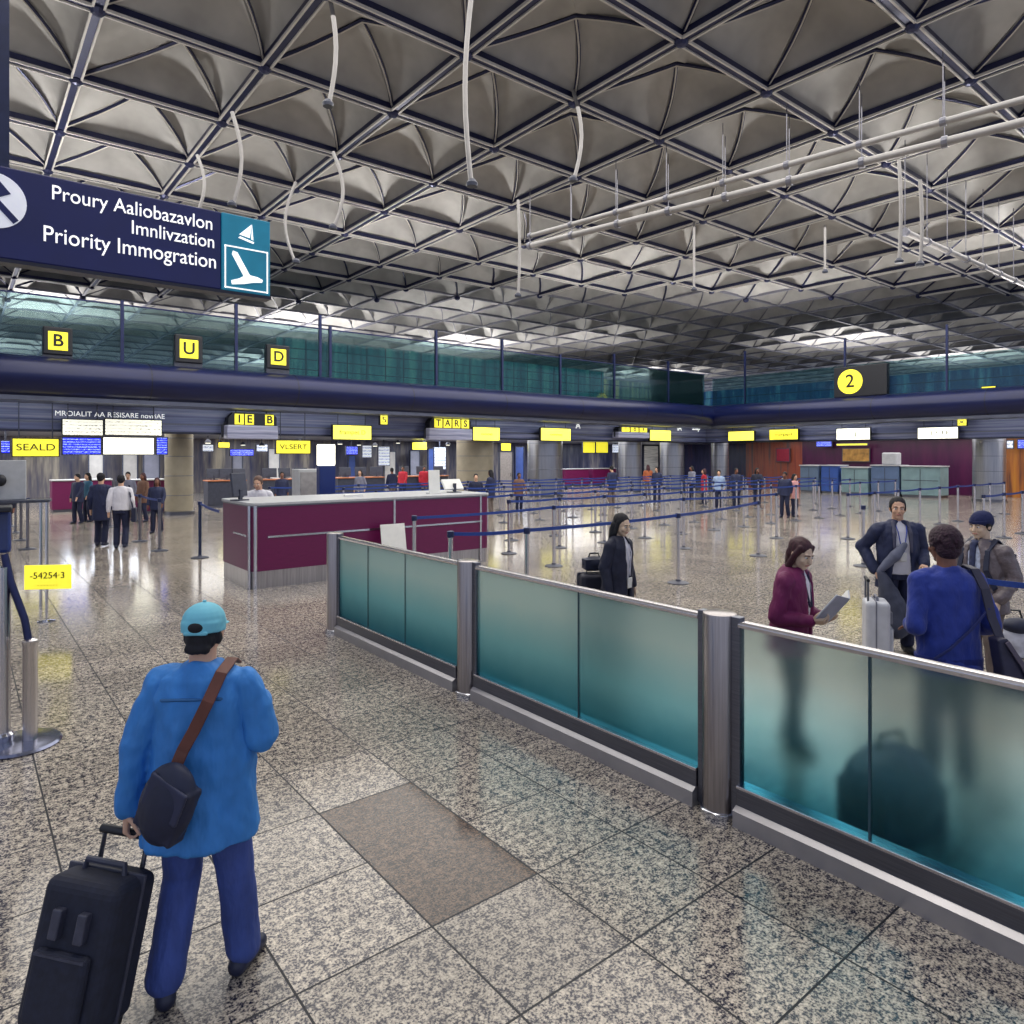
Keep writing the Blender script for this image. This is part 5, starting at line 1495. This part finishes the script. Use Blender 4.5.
# dark benches deep in the hall
def bench(u0, u1, a, lab):
    b0, b1 = pl1(u0, a)[0], pl1(u1, a)[0]; w = (b1 - b0) / 2
    o = empty('waiting_bench', lab, 'bench', W((b0 + b1) / 2, a), TH, 'dark benches deep in the hall')
    n = max(3, int(w * 2 / .62)); s = 2 * w / n
    for k in range(n):
        x = -w + s * (k + .5)
        m = MB(); m.box(x - s * .44, x + s * .44, -.25, .22, .42, .47); m.build('seat', BLACK, o, bevel=.015)
        m = MB(); m.box(x - s * .44, x + s * .44, .2, .25, .5, 1.0, mtx=Matrix.Rotation(D(-6), 4, 'X')); m.build('backrest', BLACK, o, bevel=.015)
    m = MB(); m.box(-w, w, -.03, .03, .36, .42); m.build('beam', STEELD, o)
    for x in (-w * .8, w * .8):
        m = MB(); m.box(x - .03, x + .03, -.04, .04, 0, .36); m.box(x - .03, x + .03, -.25, .25, 0, .03); m.build('leg', STEELD, o)
for u0, u1, a, lab in ((56, 84, 39, 'dark bench at the far left, left of the people at the counters'), (100, 160, 40, 'dark bench far behind the pair walking away'), (255, 305, 38.5, 'dark bench far behind the clerk and the grey cabinet'),
                       (340, 386, 38.5, 'dark bench far behind the middle of the maroon desk'), (396, 444, 39.5, 'dark bench far behind, left of the plain wide column')):
    bench(u0, u1, a, lab)
# pale partitions and lamps that fill the back of the hall
def partition(u0, u1, v0, a, mat, lab):
    b0, b1 = pl1(u0, a)[0], pl1(u1, a)[0]; w = (b1 - b0) / 2; z = zz(v0, pl1(u0, a)[1])
    o = empty('partition', lab, 'partition', W((b0 + b1) / 2, a), TH, 'partitions at the back of the hall')
    m = MB(); m.box(-w, w, 0, .08, .1, z); m.build('panel', mat, o, bevel=.01)
    m = MB(); m.box(-w, -w + .06, -.03, .11, 0, z + .04); m.box(w - .06, w, -.03, .11, 0, z + .04); m.box(-w, w, -.03, .11, z, z + .04); m.build('partition_frame', DGREY, o)
PB1 = M('partition_pale', (180, 174, 166), .5, 0, .15, 2); PB2 = M('partition_blue', (60, 84, 150), .45, 0, .2, 2); PB3 = M('partition_grey', (128, 128, 140), .5, 0, .15, 2)
for u0, u1, v0, a, mt, lab in ((232, 243, 452, 43, PB3, 'grey partition far behind the clerk'), (268, 280, 449, 43.5, PB1, 'pale partition far behind the desk, left of the grey cabinet'),
    (348, 356, 456, 42.5, PB2, 'blue partition below the blue screen behind the desk'), (384, 396, 452, 43, PB1, 'pale partition behind the middle of the maroon desk'), (410, 420, 451, 43.5, PB3, 'grey partition left of the plain wide column'),
    (428, 440, 449, 43, PB2, 'blue partition beside the plain wide column'), (88, 104, 452, 43, PB1, 'pale partition below the blue departure screen'), (122, 138, 450, 43.5, PB1, 'pale partition below the brightest white panel'), (143, 160, 452, 43, PB3, 'grey partition left of the plain narrow column'),
    (515, 524, 447, 41, PB2, 'blue partition right of the grey door')):
    partition(u0, u1, v0, a, mt, lab)
def lamp(u, v, a, lab, mat):
    b, y = pl1(u, a); z = zz(v, y)
    o = empty('ceiling_lamp', lab, 'lamp', W(b, a, z), TH, 'small lamps deep under the low soffit')
    m = MB(); m.lathe([(.14, 0), (.16, .05), (.1, .14), (.03, .2)], 14); m.build('shade', DGREY, o, True)
    m = MB(); m.lathe([(.12, -.02), (.13, .0)], 14); m.build('lens', mat, o)
    if z + .2 < 3.28:
        m = MB(); m.tube([(0, 0, .18), (0, 0, 3.3 - z)], .012, 5); m.build('cord', BLACK, o)
for k, u in enumerate((208, 220, 243, 262, 300, 340, 359, 375, 398, 424, 448)):
    lamp(u, 443 + (k * 5) % 4, 36 + (k * 3) % 7, 'small pale lamp under the low soffit behind the maroon desk', WLIT)
bake_all()
# ================================================================== light
w = bpy.data.worlds.new('world'); SC.world = w; w.use_nodes = True
bg = w.node_tree.nodes['Background']
bg.inputs[0].default_value = (0.62, 0.68, 0.86, 1); bg.inputs[1].default_value = 0.85
def area(loc, rot, size, power, col, sy=None):
    l = bpy.data.lights.new('lamp', 'AREA'); l.energy = power; l.color = col; l.size = size
    if sy: l.shape = 'RECTANGLE'; l.size_y = sy
    o = bpy.data.objects.new('lamp', l); COL.objects.link(o); o.location = loc; o.rotation_euler = rot
    return o
WARM = (1.0, 0.93, 0.82); COOL = (0.80, 0.87, 1.0)
# broad unseen area light added below the roof, and a small lamp
area(W(19, 14, 10.9), (0, 0, TH), 36, 6600, (1.0, .97, .92), 24)
area(W(1.2, 4.1, 10.9), (0, 0, TH), .7, 160, WARM)
# up lights added in mid air, without fixtures, to brighten the roof
def uplight(b, a, z, e):
    l = bpy.data.lights.new('uplight', 'SPOT'); l.energy = e; l.color = (1.0, .97, .92); l.spot_size = D(150); l.spot_blend = 1.0; l.shadow_soft_size = .4
    o = bpy.data.objects.new('uplight', l); COL.objects.link(o); o.location = W(b, a, z); o.rotation_euler = (PI, 0, 0)
for b, a, e in ((-8, 23, 1500), (2, 23, 1700), (13, 23, 1600), (24, 23, 1600), (33, 20, 1600), (33, 8, 2200), (22, 9, 1100), (-3, 13, 700)): uplight(b, a, 5.9, e)
for b, a, e in ((4, 50, 7000), (18, 46, 5500), (32, 46, 5500), (-10, 44, 5500), (24, 36, 1500), (38, 38, 1600), (54, 26, 4000), (54, 8, 3500), (60, 50, 6000), (24, 66, 6000), (0, 70, 6000), (72, 24, 5000)): uplight(b, a, 6.2, e)
# unseen strips added to brighten the bulkheads, and unseen fill under the low soffit
for b in (-14, -2, 10, 22, 33):
    area(W(b, A1 + .5, 4.02), (D(40), 0, TH), 9.5, 90, COOL, .2)
for a in (-2, 9, 20):
    area(W(B1 + .5, a, 4.02), (D(40), 0, TH - PI / 2), 9.5, 90, COOL, .2)
for b in (-14, -4, 6, 16, 26, 36, 46):
    area(W(b, 40, 3.25), (0, 0, TH), 4, 420, COOL)
area(W(8, 32.5, 3.27), (0, 0, TH), 60, 4200, (1.0, .97, .92), 8)
area(W(41.5, 10, 3.27), (0, 0, TH), 5, 1100, (1.0, .97, .95), 32)
SC.view_settings.view_transform = 'Standard'
SC.view_settings.look = 'None'
SC.view_settings.exposure = 0.0
SC.cycles.use_denoising = True
try: SC.cycles.denoiser = 'OPENIMAGEDENOISE'
except Exception: pass
SC.cycles.max_bounces = 8
SC.cycles.transmission_bounces = 8
SC.cycles.transparent_max_bounces = 12
SC.cycles.caustics_reflective = False
SC.cycles.caustics_refractive = False
SC.cycles.sample_clamp_indirect = 6.0
